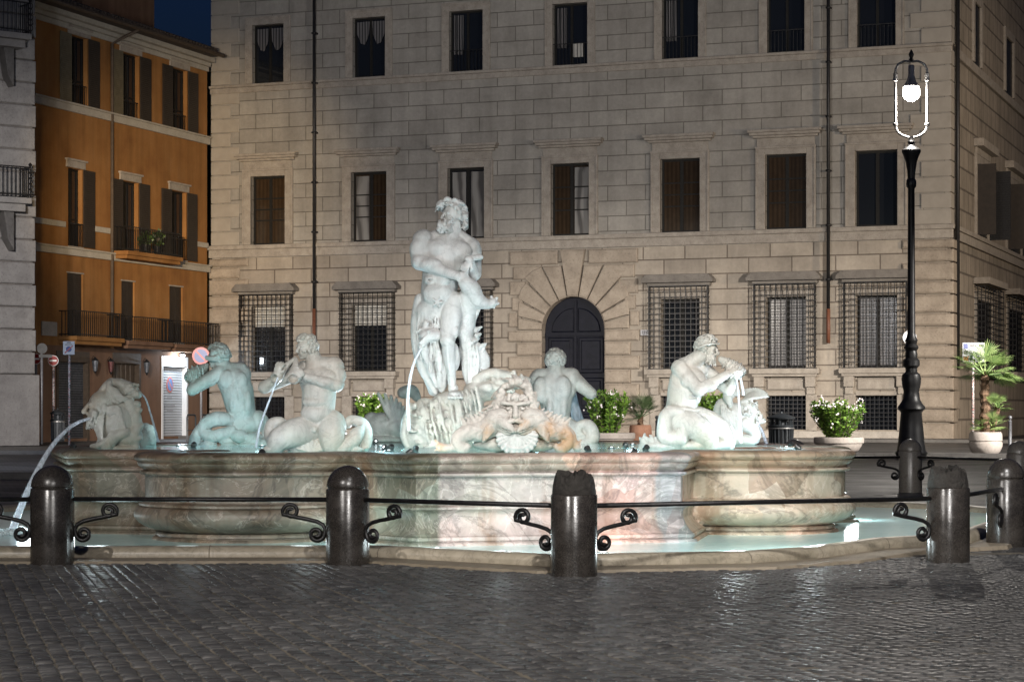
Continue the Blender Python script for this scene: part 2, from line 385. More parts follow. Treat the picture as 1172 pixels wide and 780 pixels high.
for i, c in enumerate(cen):
    # third row
    b = MB(); u0, u1, z0, z1 = h3[i]; f = .36
    b.box(u0-f, u0, -.07, .1, z0, z1+f).box(u1, u1+f, -.07, .1, z0, z1+f).box(u0, u1, -.07, .1, z1, z1+f)
    b.box(u0-f, u0-f+.08, -.10, -.068, z0, z1+f).box(u1+f-.08, u1+f, -.10, -.068, z0, z1+f).box(u0-f, u1+f, -.115, -.069, z1+f-.09, z1+f+.02)
    wn = b.build('window', M['trav'], pal, bevel=.015)
    casement(wn, u0, u1, z0, z1, .22, M['glass'] if i > 1 else M['curtain_or_reflection'] if False else M['glass'], .07)
    if i in (0, 1):
        cb = MB()
        for sx in (-1, 1):
            pts = [(c+sx*.06, .20, z1-.15), (c+sx*.7, .20, z1-.15), (c+sx*.7, .20, z1-.7), (c+sx*.5, .20, z1-1.15), (c+sx*.3, .20, z1-1.2), (c+sx*.1, .20, z1-.75)]
            cb.add(pts, [tuple(range(6))])
        cb.build('curtain_or_reflection', M['curtain_or_reflection'], wn)
    if i in (2, 3, 4):
        cb = MB()
        for q in range(5): x0 = c-.68+q*.1; cb.box(x0, x0+.07, .19+.02*(q % 2), .20+.02*(q % 2), z0+.8, z1-.15)
        cb.build('curtain_or_reflection', M['curtain_or_reflection'], wn)
    if i >= 2:
        rb = MB(); rb.bar((u0, .04, z0+.95), (u1, .04, z0+.95), .025)
        for q in range(11): x = u0+(u1-u0)*q/10; rb.bar((x, .04, z0), (x, .04, z0+.95), .013)
        rb.build('railing', M['iron'], wn)
    if i == 3: MB().box(c+.1, c+.55, .12, .2, z0+.35, z0+.95).build('air_conditioner', M['blind'], wn)
    # piano nobile
    b = MB(); u0, u1, z0, z1 = h2[i]; f = .42
    b.box(u0-f, u0, -.10, .12, z0, z1+f*.85).box(u1, u1+f, -.10, .12, z0, z1+f*.85).box(u0, u1, -.10, .12, z1, z1+f*.85)
    b.box(u0-f, u0-f+.1, -.14, -.098, z0, z1+f*.85).box(u1+f-.1, u1+f, -.14, -.098, z0, z1+f*.85)
    b.box(u0-f-.02, u1+f+.02, -.15, -.0981, z1+f*.85-.1, z1+f*.85)
    zt = z1+f*.85
    b.box(u0-f+.05, u1+f-.05, -.07, -.002, zt, zt+.36)
    b.box(u0-f-.10, u1+f+.10, -.22, -.003, zt+.36, zt+.46).box(u0-f-.22, u1+f+.22, -.36, -.004, zt+.46, zt+.58).box(u0-f-.28, u1+f+.28, -.44, -.005, zt+.58, zt+.70)
    wn = b.build('window', M['trav_pale'] if False else M['trav'], pal, bevel=.02)
    casement(wn, u0, u1, z0, z1, .25, M[PANES2[i]], .09, True, (.36, .52, .68) if PANES2[i] == 'woodpane' else ())
    if i in (1, 3): MB().add([((c-.78 if i == 1 else c+.12), .285, z0+.1), ((c-.12 if i == 1 else c+.78), .285, z0+.1), ((c-.12 if i == 1 else c+.78), .285, z1-.15), ((c-.78 if i == 1 else c+.12), .285, z1-.15)], [(0, 1, 2, 3)]).build('curtain_or_reflection', M['reflect'], wn)  # sheet carrying a painted reflection in half the pane
    if i == 2:
        MB().add([(c+.12, .285, z0+.1), (c+.78, .285, z0+.1), (c+.78, .285, z1-.15), (c+.12, .285, z1-.15), (c-.78, .285, z0+.1), (c-.12, .285, z0+.1), (c-.12, .285, z1-.15), (c-.78, .285, z1-.15)], [(0, 1, 2, 3), (4, 5, 6, 7)]).build('curtain_or_reflection', M['reflect'], wn)  # both halves show the painted reflection
    if i == 3: continue
    # ground floor: hood, sill on consoles, cage
    b = MB(); u0, u1, z0, z1 = c-.88, c+.88, 3.12, 6.15
    hd = MB().prism([(c-1.62, 6.98), (c-1.40, 7.20), (c+1.40, 7.20), (c+1.62, 6.98), (c+1.62, 6.84), (c-1.62, 6.84)], -.62, -.002)
    hd.box(c-1.42, c+1.42, -.34, -.003, 6.70, 6.838)
    b.box(u0-.28, u0, -.05, .1, z0, z1+.28).box(u1, u1+.28, -.05, .1, z0, z1+.28).box(u0, u1, -.05, .1, z1, z1+.28)
    b.box(c-1.52, c+1.52, -.46, -.002, 2.86, 3.08).box(c-1.42, c+1.42, -.36, -.003, 2.74, 2.858)
    for sx in (-1, 1):
        b.box(c+sx*1.12-.22, c+sx*1.12+.22, -.32, -.002, 2.30, 2.738); b.box(c+sx*1.12-.18, c+sx*1.12+.18, -.2, -.004, 1.98, 2.299)
        b.box(c+sx*1.12-.24, c+sx*1.12+.24, -.08, -.005, .44, 1.979)
    b.bbox(c-.82, c+.82, -.10, -.002, 2.16, 2.66, .06)
    b.box(c-.87-.01, c+.87+.01, -.07, -.006, 1.925, 2.09)
    wn = b.build('window', M['trav'], pal, bevel=.02)
    hd.build('hood', M['trav_dark'], wn, bevel=.02)
    casement(wn, u0, u1, z0, z1, .35, M['curtain_or_reflection'] if i in (5, 6) else M['glass'], .09)
    cage(wn, c-1.32, c+1.32, 3.10, 6.70, .40, 11, 15, .022)
    if i in (0, 1): MB().box(u0+.05, u1-.05, .27, .30, 5.2, z1-.02).build('blind', M['blind'], wn)
    gb = MB()
    for q in range(10): x = c-.87+1.74*q/9; gb.bar((x, .12, .48), (x, .12, 1.92), .02)
    for q in range(1, 8): z = .48+1.44*q/8; gb.bar((c-.87, .10, z), (c+.87, .10, z), .02)
    gb.build('basement_grille', M['iron'], wn)
    MB().add([(c-.9, .4, .45), (c+.9, .4, .45), (c+.9, .4, 1.95), (c-.9, .4, 1.95)], [(0, 1, 2, 3)]).build('basement_pane', M['glass'], wn)
# quoins
b = MB(); z = 0; q = 0
while z < 8.3:
    h = .56 if q % 2 else .78
    h = min(h, 8.45-z)
    wl = 1.95 if q % 2 == 0 else 1.5
    b.bbox(-.14, wl, -.17, -.002, z+.02, z+h-.02, .09)
    wr = 2.0 if q % 2 == 0 else 1.55
    b.bbox(L-wr, L+.17, -.17, -.002, z+.02, z+h-.02, .09)
    b.bbox(L-.2, L+.185, -.16, 1.4 if q % 2 == 0 else 1.0, z+.025, z+h-.025, .05)
    z += h; q += 1
b.build('quoins', M['trav_rough'], pal, bevel=.03)
b = MB(); z = 9.05; q = 0
while z < 23.4:
    wl = 1.45 if q % 2 == 0 else 1.0
    b.bbox(-.05, wl, -.06, -.002, z+.02, z+.645, .025); b.bbox(L-wl-.2, L+.05, -.06, -.002, z+.02, z+.645, .025)
    b.box(L-.3, L+.07, -.055, 1.0, z+.025, z+.64)
    z += .665; q += 1
    if abs(z-16.4) < .34: z = 16.62
b.build('quoins', M['wall_stone'] if 'wall_stone' in M else plain('quoin_plaster', (.31, .28, .24), (.37, .335, .29), 2, .85, 0, .3, 12), pal)
# portal of rusticated blocks
b = MB(); zs = 6.34-dw; r0 = dw
def voussoir(a0, a1, rout):
    pts = []
    n = 4
    for i in range(n+1):
        a = a0+(a1-a0)*i/n; pts.append((dc+r0*math.sin(a), zs+r0*math.cos(a)))
    def out(a):
        r = rout; s_, c_ = math.sin(a), math.cos(a)
        if abs(s_) > 1e-6: r = min(r, 2.62/abs(s_))
        if c_ > 1e-6: r = min(r, (7.72-zs)/c_) if rout < 3.4 else min(r, (8.42-zs)/c_)
        return (dc+r*s_, zs+r*c_)
    pts += [out(a1), out((a0+a1)/2), out(a0)]
    return pts
gap = R(.7)
for sgn in (1, -1):
    for a0, a1, ro in ((10, 27, 3.2), (27, 45, 3.3), (45, 62, 3.1), (62, 77, 2.9), (77, 90, 2.7)):
        p = voussoir(sgn*R(a0)+sgn*gap, sgn*R(a1)-sgn*gap, ro); b.prism(p if sgn > 0 else p, -.17, -.003, .06)
    z = 0; q = 0
    while z < zs-.1:
        h = min(.62, zs-z); wd = 1.6 if q % 2 else 1.2
        x0, x1 = (dc+dw, dc+dw+wd) if sgn > 0 else (dc-dw-wd, dc-dw)
        b.bbox(x0, x1, -.17, -.002, z+.02, z+h-.02, .07); z += h; q += 1
    x0, x1 = (dc+.72, dc+3.0) if sgn > 0 else (dc-3.0, dc-.72)
    b.bbox(x0, x1, -.16, -.002, 7.78, 8.40, .06)
    for (zz, hh, xa, xb) in ((7.12, .62, 1.55, 2.85), (6.42, .66, 2.1, 3.0), (5.72, .66, 2.38, 2.9), (5.0, .68, 2.64, 3.05)):
        x0, x1 = (dc+xa, dc+xb) if sgn > 0 else (dc-xb, dc-xa)
        if xb-xa > .25: b.bbox(x0, x1, -.13, -.002, zz+.02, zz+hh-.02, .05)
p = voussoir(-R(10)+gap, R(10)-gap, 4.0); b.prism(p, -.22, -.003, .06)
b.build('portal_surround', M['trav_rough'], pal)
# spandrels closing the square hole above the arch
b = MB()
for sgn in (1, -1):
    pts = [(dc+sgn*dw*math.sin(R(a)), zs+dw*math.cos(R(a))) for a in range(0, 91, 9)]
    b.prism(pts+[(dc+sgn*dw, 6.34)], .003, .55)
b.build('spandrel', M['trav_rough'], pal)
arc = [(dc+(dw)*math.sin(R(a)), zs+dw*math.cos(R(a))) for a in range(-90, 91, 9)]
dr = MB().prism([(dc-dw, 0)]+arc+[(dc+dw, 0)], .36, .5).build('door', M['navy'], pal)
b = MB()
for sgn in (1, -1):
    for z0, z1 in ((.25, 1.15), (1.35, 2.75), (2.95, 4.55)):
        x0, x1 = (dc+.12, dc+dw-.16) if sgn > 0 else (dc-dw+.16, dc-.12)
        b.bbox(x0, x1, .29, .362, z0, z1, .05); b.bbox(x0+.14, x1-.14, .25, .30, z0+.14, z1-.14, .04)
    pts = [(dc+sgn*(.1+(dw-.42)*math.sin(R(a))), 4.78+(dw-.40)*math.cos(R(a))) for a in range(0, 91, 9)]
    b.prism(pts+[(dc+sgn*.1, 4.78)], .28, .362, .05)
b.box(dc-.05, dc+.05, .27, .37, .02, 6.2).box(dc-dw+.04, dc+dw-.04, .26, .37, 4.60, 4.74)
b.build('panel', M['navy'], dr)
# number plate by the portal
def text(s, size, mtl, name, parent, loc, rot=(R(90), 0, 0), depth=.004):
    cu = bpy.data.curves.new(name, 'FONT'); cu.body = s; cu.size = size; cu.extrude = depth; cu.align_x = 'CENTER'; cu.align_y = 'CENTER'
    t = bpy.data.objects.new('tmp', cu); COL.objects.link(t)
    dg = bpy.context.evaluated_depsgraph_get(); me = bpy.data.meshes.new_from_object(t.evaluated_get(dg)); bpy.data.objects.remove(t)
    o = bpy.data.objects.new(name, me); me.materials.clear(); me.materials.append(mtl); COL.objects.link(o)
    o.location = loc; o.rotation_euler = rot; o.parent = parent; return o
M['plate'] = plain('grey_plate', (.30, .30, .32), (.36, .36, .38), 3, .5)
u, z = FF.uz(738.5, 380.5)
pl = MB().box(u-.2, u+.2, -.05, -.003, z-.12, z+.12).build('number_plate', M['plate'], pal)
text('116', .2, M['dark'], 'number', pl, (u, -.054, z))
# drain pipes
for px, z0, z1, m_ in ((363, 6.0, 24, 'dark'), (950, 5.6, 24, 'dark')):
    u = FF.u(px); d = MB().tube([(u, -.33, z0), (u, -.33, z1)], .075, 8)
    for q in range(8): d.box(u-.1, u+.1, -.42, -.1, z0+1.2+q*2.3, z0+1.28+q*2.3)
    d.build('drain_pipe', M[m_], pal, auto=40)
    MB().tube([(u, -.33, 4.15 if px > 900 else 2.6), (u, -.33, z0-.002)], .085, 8).build('drain_pipe', M['copper'], pal, auto=40)
# side front
side = empty('side_front', (L, 0, 0), R(90)); side.parent = pal
SU = lambda px: FS.u(px)
hs = [(SU(1114), SU(1121.5), 16.7, 19.4), (SU(1150), SU(1158.5), 16.7, 19.4), (SU(1117), SU(1130), 9.06, 12.3), (SU(1152), SU(1168), 9.06, 12.3)]
gs = [(SU(1117), SU(1134), 3.2, 6.2), (SU(1153), SU(1170), 3.2, 6.2)]
wall('side_wall', M['wall_side'], side, 0, 34, 0, 24, hs+gs, .5)
b = MB().box(.9, 34, -.16, -.002, 8.47, 8.85).box(.9, 34, -.26, -.004, 8.85, 9.045).box(.9, 34, -.12, -.003, 16.22, 16.6).box(0, 34, -.9, -.004, 24.3, 24.9)
b.build('side_string_course', M['trav'], side, bevel=.02)
for i, (u0, u1, z0, z1) in enumerate(hs+gs):
    b = MB(); f = .4
    b.box(u0-f, u0, -.1, .1, z0, z1+f).box(u1, u1+f, -.1, .1, z0, z1+f).box(u0, u1, -.1, .1, z1, z1+f)
    if i in (2, 3): b.box(u0-f-.3, u1+f+.3, -.45, -.003, z1+f+.3, z1+f+.65).box(u0-f, u1+f, -.12, -.004, z1+f, z1+f+.3)
    if i > 3: b.prism([(u0-f-.5, z1+.7), (u0-f-.2, z1+1.0), (u1+f+.2, z1+1.0), (u1+f+.5, z1+.7)], -.7, -.003).box(u0-.9, u1+.9, -.6, -.002, z0-.35, z0-.05)
    wn = b.build('side_window', M['trav'], side, bevel=.02)
    casement(wn, u0, u1, z0, z1, .25, M['glass'], .09)
    if i in (2, 3):
        s_ = MB(); s_.box(u1+.02, u1+.08, -1.05, -.06, z0+.05, z1-.05)
        for q in range(26): zz = z0+.2+q*(z1-z0-.4)/26; s_.box(u1-.005, u1+.1, -1.0, -.12, zz, zz+.05)
        s_.build('shutter', M['dark'], wn)
        s_ = MB().box(u0-.12, u0-.05, -.9, -.06, z0+.05, z1-.05); s_.build('shutter', M['shutter'], wn)
    if i > 3: cage(wn, u0-.5, u1+.5, z0-.05, z1+.6, .5, 7, 14, .025)
d = MB().tube([(.75, -.2, 3), (.75, -.2, 24)], .09, 8); d.build('side_drain_pipe', M['dark'], side, auto=40)
sw = MB()
e, n_ = FF.e, FF.n
def fp(u, off, z): p = PL+e*u+n_*off; return (p.x, p.y, z)
sw.add([fp(-1, -3.2, 0), fp(L+3, -3.2, 0), fp(L+3, .2, 0), fp(-1, .2, 0), fp(-1, -3.2, .13), fp(L+3, -3.2, .13), fp(L+3, .2, .13), fp(-1, .2, .13)], [(4, 5, 6, 7), (0, 1, 5, 4), (1, 2, 6, 5), (3, 0, 4, 7)])
tag(sw.build('pavement', M['pave']), kind='structure')

# ------------------------------------------------------------------ orange house on the left
def plaster(name, c1, c2, c3):
    k = NM(name); col = k.ramp(k.noise(.6, 6, .62), [(.3, c1), (.5, c2), (.72, c3)])
    st = k.ramp(k.noise(1.0, 5, .6, k.mapping((2, 2, .15))), [(.35, .72), (.6, 1.04)])
    col = k.mix(.7, col, st, 'MULTIPLY'); col = k.mix(.5, col, k.ramp(k.noise(14, 4, .7), [(.3, .85), (.7, 1.1)]), 'MULTIPLY')
    k.set(col, .88, spec=.2); k.bump(k.noise(9, 5), .25, .02); return k.m
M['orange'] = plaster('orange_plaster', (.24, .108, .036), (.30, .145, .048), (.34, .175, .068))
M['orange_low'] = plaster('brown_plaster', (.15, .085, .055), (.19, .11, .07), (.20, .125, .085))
M['cream'] = stone('cream_cornice', (.36, .33, .28), (.48, .45, .39), 2, .3, 9)
M['ochre'] = plaster('ochre_plaster', (.36, .24, .08), (.42, .29, .10), (.46, .33, .14))
M['tile'] = plain('roof_tile', (.03, .024, .02), (.07, .05, .04), 4, .8, 0, .6, 8)
OH0 = Vector((-19.5, 89.0)); OA = math.atan2(14, 5.1); FO = Fr(OH0, OA)
oh = empty('orange_house', (OH0.x, OH0.y, 0), OA, 'orange plaster apartment house with cream cornices, balconies and closed shop shutters', 'house')
Z = lambda px, py: FO.uz(px, py)[1]; U = lambda px: FO.u(px)
OL = U(237)
wins = [[(82, 98, 130/3, 120, 90), (135, 149+12, 62, 138, 148), (193, 215, 80, 153, 204)],]
def rect(px0, px1, py0, py1):
    pm = (px0+px1)/2; return (U(px0), U(px1), Z(pm, py1), Z(pm, py0))
H3 = [rect(80, 100, 42, 119), rect(139, 159, 62, 137), rect(196, 214, 79, 151)]
H2 = [rect(78, 94, 193, 282), rect(139, 158, 208, 292), rect(195, 213, 219, 297)]
H1 = [rect(77, 95, 313, 385), rect(139, 154, 322, 389), rect(194, 209, 328, 392)]
H0 = [rect(66, 100, 405, 497), rect(130, 159, 407, 499), rect(186, 213, 411, 497)]
H0 = [(a, b_, .12, d) for a, b_, c, d in H0]
zmid = Z(40, 284)
z1f = 3.9
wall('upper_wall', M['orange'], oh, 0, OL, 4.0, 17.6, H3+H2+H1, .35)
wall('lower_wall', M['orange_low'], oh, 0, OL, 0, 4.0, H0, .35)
MB().box(.02, OL-.02, .9, 11, 0, 16.5).build('inner_wall', M['dark'], oh)
MB().add([(0, 0, 0), (0, 11, 0), (0, 11, 16.9), (0, 0, 16.9)], [(0, 1, 2, 3)]).build('end_wall', M['orange'], oh)
MB().add([(OL, 0, 0), (OL, 11, 0), (OL, 11, 16.9), (OL, 0, 16.9)], [(0, 1, 2, 3)]).build('end_wall', M['ochre'], oh)
za, zb, zc = Z(40, 110), Z(40, 249), Z(40, 280)
b = MB()
for zz, hh, d in ((za-.3, .3, .14), (zc-.26, .26, .14)): b.box(-.1, OL+.1, -d, -.002, zz, zz+hh).box(-.14, OL+.14, -d-.07, -.003, zz+hh, zz+hh+.08)
zt = Z(40, 22)
for q, (d, h0_, h1_) in enumerate(((.10, 0, .22), (.22, .22, .40), (.45, .40, .62))): b.box(-.1-d, OL+.02, -d, -.002-.001*q, zt+h0_, zt+h1_-.002)
zsill = zb-.22
us_ = [-.05]+[x for h in H2 for x in (h[0]-.3, h[1]+.3)]+[OL]
for i in range(0, len(us_), 2): b.box(us_[i], us_[i+1], -.09, -.004, zsill, zsill+.24)
b.build('cornice', M['cream'], oh, bevel=.02)
b = MB().prism([(-.9, zt+.6), (OL-.5, zt+.6), (OL-.5, zt+.75), (-.9, zt+.75)], -1.0, 11)
b.add([(-.9, -1.02, zt+.751), (OL-.5, -1.02, zt+.751), (OL-.5, 5.5, zt+3.0), (-.9, 5.5, zt+3.0), (-.9, 11, zt+.751), (OL-.5, 11, zt+.751)], [(0, 1, 2, 3), (3, 2, 5, 4)])
for i in range(int((OL+.3)/.3)): x = -.85+i*.3; b.tube([(x, -1.05, zt+.80), (x, 5.4, zt+3.02)], .085, 6)
b.build('roof', M['tile'], oh)
b = MB().tube([(-.9, -1.12, zt+.62), (OL-.5, -1.12, zt+.62)], .10, 8)
ud = U(125)
b.tube([(ud+.6, -1.1, zt+.55), (ud+.3, -.5, zt+.2), (ud, -.14, zt-.1), (ud, -.14, 4.4)], .07, 8).build('drain_pipe', M['shutter_brown'], oh, auto=40)
# rooftop room and aerial
t = MB().box(OL*.52, OL*.95, 2.4, 7, zt+1.2, zt+4.6); t.box(OL*.48, OL*.99, 2.0, 7.4, zt+4.6, zt+4.85); t.build('rooftop_room', M['orange_low'], oh)
a = MB().bar((OL*1.0, 3, zt+1.5), (OL*1.0, 3, zt+6.5), .03).bar((OL-.5, 3, zt+6.1), (OL+.5, 3, zt+6.1), .02).bar((OL-.35, 3, zt+5.7), (OL+.35, 3, zt+5.7), .02); a.build('aerial', M['dark'], oh)
def louver(b, u0, u1, z0, z1, y0, y1, slats=True):
    b.box(u0, u1, y0, y1, z0, z1)
    if slats:
        n = int((z1-z0)/.09)
        for q in range(n): zz = z0+.06+q*(z1-z0-.12)/n; b.box(u0+.06, u1-.06, y0-.02, y0-.001, zz, zz+.045)
M['louver_lit'] = plain('lit_shutter', (.10, .085, .05), (.15, .125, .08), 5, .6)  # lighter shutter copy: light on these leaves put into the colour
for i, (u0, u1, z0, z1) in enumerate(H3+H2+H1):
    b = MB(); lintel = i >= 3
    if i < 6: b.box(u0-.18, u1+.18, -.07, .05, z1+.02, z1+.30).box(u0-.26, u1+.26, -.14, .04, z1+.302, z1+.38)
    else: b.box(u0-.06, u1+.06, -.02, .05, z1, z1+.06)
    b.box(u0-.04, u1+.04, -.06, .2, z0-.08, z0-.002)
    wn = b.build('window', M['trav'], oh)
    if i < 6:
        casement(wn, u0, u1, z0, z1, .2, M['glass'], .08, True, (.35,))
        wd = (u1-u0)*.62
        if i in (3,): sides = ((u1, u1+wd*1.3),)
        else: sides = ((u0-wd, u0), (u1, u1+wd))
        for a0, a1 in sides:
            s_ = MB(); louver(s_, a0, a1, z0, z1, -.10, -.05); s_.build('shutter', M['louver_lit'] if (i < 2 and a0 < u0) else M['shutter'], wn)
    else:
        s_ = MB(); um = (u0+u1)/2; louver(s_, u0+.01, um-.01, z0, z1-.01, .08, .14); louver(s_, um+.01, u1-.01, z0, z1-.01, .08, .14); s_.build('shutter', M['shutter'], wn)
    if i in (3, 5) or i < 3:
        rb = MB(); hh = .95 if i >= 3 else .8
        rb.bar((u0-.05, -.06 if i >= 3 else .05, z0+hh), (u1+.05, -.06 if i >= 3 else .05, z0+hh), .03)
        for q in range(11): x = u0+(u1-u0)*q/10; y = -.06 if i >= 3 else .05; rb.bar((x, y, z0), (x, y, z0+hh), .018)
        rb.build('railing', M['iron'], wn)
def balcony(px0, px1, pyf, h, d, mk):
    u0, u1 = U(px0), U(px1); pm = (px0+px1)/2; zf = Z(pm, pyf)
    b = MB().box(u0, u1, -d, -.004, zf-.18, zf).box(u0+.08, u1-.08, -d+.1, -.005, zf-.34, zf-.182)
    bal = b.build('balcony', M[mk], oh, bevel=.02)
    r_ = MB(); d2 = d-.06
    for zz in (zf+.08, zf+h):
        r_.bar((u0+.05, -d2, zz), (u1-.05, -d2, zz), .028)
        for u in (u0+.05, u1-.05): r_.bar((u, -d2, zz), (u, -.03, zz), .028)
    n = int((u1-u0)/.17)
    for q in range(n+1): x = u0+.05+(u1-u0-.1)*q/n; r_.bar((x, -d2, zf), (x, -d2, zf+h), .018)
    for u in (u0+.05, u1-.05):
        for q in range(1, int(d/.17)): r_.bar((u, -d2+q*.17, zf), (u, -d2+q*.17, zf+h), .018)
    r_.build('railing', M['iron'], bal)
    return bal
balcony(128, 192, 291, 1.05, .8, 'orange'); balcony(66, 122, 386, 1.05, .9, 'orange'); balcony(129, 181, 391, 1.05, .8, 'orange_low'); balcony(184, 235, 395, 1.05, .8, 'orange_low')
# shop fronts
k = NM('roller_shutter'); wv = k.n('ShaderNodeTexWave'); wv.bands_direction = 'Z'; wv.inputs['Scale'].default_value = 3.0; k.l(k.tc, wv.inputs[0])
gr = k.ramp(k.noise(1.7, 6, .7, dist=2), [(.47, 1), (.5, .18), (.53, 1)])
k.set(k.mix(.75, k.ramp(wv.outputs[0], [(0, (.05, .055, .06)), (1, (.13, .135, .15))]), gr, 'MULTIPLY'), .45, .3); k.bump(wv.outputs[0], .5, .04); M['roller'] = k.m
k = NM('clean_roller_shutter'); wv = k.n('ShaderNodeTexWave'); wv.bands_direction = 'Z'; wv.inputs['Scale'].default_value = 2.6; k.l(k.tc, wv.inputs[0])
k.set(k.ramp(wv.outputs[0], [(0, (.32, .34, .36)), (1, (.55, .57, .6))]), .4, .2); k.bump(wv.outputs[0], .5, .04); M['roller_pale'] = k.m
M['white'] = plain('white_paint', (.72, .72, .72), (.8, .8, .8), 4, .45)
M['pale_red'] = plain('faded_red', (.50, .16, .14), (.55, .22, .2), 5, .5); M['pale_blue'] = plain('faded_blue', (.12, .20, .42), (.18, .27, .5), 5, .5)
M['red'] = plain('sign_red', (.22, .008, .007), (.27, .012, .009), 6, .4); M['blue'] = plain('sign_blue', (.004, .016, .11), (.006, .022, .14), 6, .4)
for i, (u0, u1, z0, z1) in enumerate(H0):
    s_ = MB().box(u0+.02, u1-.02, .2, .26, z0, z1-.35 if i != 1 else z1-.02)
    if i == 1:
        for q in range(5): x = u0+.1+(u1-u0-.2)*q/5; s_.bbox(x, x+(u1-u0)/5-.12, .15, .21, z0+.15, z1-.2, .03)
    sh = s_.build('shop_shutter' if i != 1 else 'shop_door', M[('roller', 'shutter_brown', 'roller_pale')[i]], oh)
    MB().box(u0-.12, u0+.02, -.04, .2, 0, z1+.12).box(u1-.02, u1+.12, -.04, .2, 0, z1+.12).box(u0+.02, u1-.02, -.04, .2, z1-.34, z1+.12).build('shop_frame', M['white'] if i == 2 else M['shutter_brown'], oh)
    if i == 2:
        um = (u0+u1)/2-.1; zz = z0+2.35
        sg = MB().prism([(um+.30*math.cos(q*math.pi/12), zz+.36*math.sin(q*math.pi/12)) for q in range(24)], .17, .19).build('no_parking_mark', M['pale_red'], sh)
        MB().prism([(um+.23*math.cos(q*math.pi/12), zz+.28*math.sin(q*math.pi/12)) for q in range(24)], .16, .168).build('mark_field', M['pale_blue'], sg)
        MB().add([(um-.20, .156, zz+.17), (um-.15, .156, zz+.23), (um+.20, .156, zz-.17), (um+.15, .156, zz-.23)], [(0, 1, 2, 3)]).build('mark_bar', M['pale_red'], sg)
        lt = MB().box(um-.2, um+.2, .185, .198, zz-.62, zz-.56).box(um-.48, um+.48, .185, .198, zz-1.0, zz-.92).box(um-.28, um+.3, .185, .198, zz-1.2, zz-1.12); lt.build('lettering', M['plate'], sh)
lz = H0[2]; ul = (lz[0]+lz[1])/2
lp = empty('shop_lamp', (0, 0, 0)); lp.parent = None
pw = Matrix.Translation((OH0.x, OH0.y, 0)) @ Matrix.Rotation(OA, 4, 'Z')
lw = pw @ Vector((ul, -.42, lz[3]+.22))
lp.location = lw; tag(lp, 'small bright white lamp glowing above the pale roller shutter', 'lamp')
MB().lathe([(.02, .12), (.1, .08), (.13, 0), (.12, -.02)], 12).build('lamp_shade', M['dark'], lp)
MB().lathe([(.0, .03), (.09, .0), (.10, -.05), (.05, -.1), (.0, -.11)], 12).build('bulb', emit('lamp_glow', (.9, .95, 1), 60), lp)
pt = Vector((-.34, .94, 0))
point('shop_light', (0, 0, -.2), 110, (.74, .87, 1), .08, lp)
text_m = M['dark']
# plaque
u0, u1, zq, zr = rect(47, 64, 368, 384); MB().box(u0, u1, -.06, -.003, zq, zr).build('plaque', M['trav_pale'], oh)
# wall lanterns
M['dull_red'] = plain('dull_red_glass', (.10, .02, .018), (.16, .035, .03), 6, .3); M['milk'] = plain('dusty_glass', (.10, .11, .13), (.20, .21, .23), 6, .15)
for i, (px, py, nm) in enumerate(((109, 419, 'closed glass wall lantern beside the graffiti covered roller shutter'), (127, 420, 'dark red wall lantern left of the brown shop door'), (168, 421, 'dark wall lantern between the brown door and the pale shutter'))):
    u, z = FO.uz(px, py, -.25); pwv = pw @ Vector((u, -.25, z))
    ln = empty('wall_lantern', pwv, OA, nm, 'lantern', 'lanterns on the orange house'); ln.scale = (.72, .72, .72)
    m_ = M['dark']
    MB().lathe([(.02, .55), (.06, .5), (.2, .36), (.21, .33)], 6).build('cap', m_, ln)
    MB().lathe([(.19, .33), (.10, -.28)], 6).build('glass', M['milk'] if i != 1 else M['dull_red'], ln)
    b = MB().lathe([(.11, -.28), (.06, -.36), (.02, -.45)], 6); b.tube([(0, 0, .5), (0, .12, .62), (0, .25, .4)], .02, 6)
    for q in range(6): b.bar((.19*math.cos(q*math.pi/3), .19*math.sin(q*math.pi/3), .33), (.10*math.cos(q*math.pi/3), .10*math.sin(q*math.pi/3), -.28), .014)
    b.build('lantern_frame', M['dark'], ln)
# ochre house beyond
bh = empty('ochre_house', (-16.2, 112, 0), R(-18), 'dim ochre house glimpsed in the gap behind the palace corner', 'house')
wall('wall', M['ochre'], bh, -6, 6, 0, 19.4, [(-.2, .7, 10, 12.2), (-.2, .7, 5.6, 8)], .3)
for z in (10, 5.6): casement(MB().box(-.3, .8, -.06, -.003, z-.15, z-.01).build('window', M['trav'], bh), -.2, .7, z, z+2.2, .2, M['glass'])
MB().box(-6, 6, -.5, 6, 19.4, 19.7).build('roof', M['tile'], bh)

# ------------------------------------------------------------------ grey palace at the left edge
M['grey_brick'] = ashlar('narrow_grey_brick', 0, .28, .075, (.20, .18, .165), (.16, .145, .135), (.12, .11, .10), .012, .4)
M['grey_stone'] = stone('grey_stone', (.16, .15, .145), (.25, .24, .23), 2, .5, 12)
GA = R(38); ge = Vector((math.cos(GA), math.sin(GA)))
GP = Vector((-17.55, 80))-ge*14
gp = empty('grey_palace', (GP.x, GP.y, 0), GA, 'grey stone palace with iron balconies and block quoins at the left edge', 'palace')
FG = Fr(GP, GA)
wall('wall', M['grey_brick'], gp, 0, 13.98, 0, 20, [(8, 10, .1, 5)], .5)
MB().box(.02, 13.96, .6, 8, 0, 20).build('inner_wall', M['dark'], gp)
MB().add([(13.98, 0, 0), (13.98, 8, 0), (13.98, 8, 20), (13.98, 0, 20)], [(0, 1, 2, 3)]).build('end_wall', M['grey_stone'], gp)
b = MB(); z = 2.62; q = 0
b.box(12.0, 14.2, -.14, .3, .02, 2.6)
while z < 19.5:
    wd = 1.5; b.bbox(14.06-wd+(0 if q % 2 else .12), 14.06+(.04 if q % 2 else 0), -.10, .4, z+.02, z+.80, .04); z += .82; q += 1
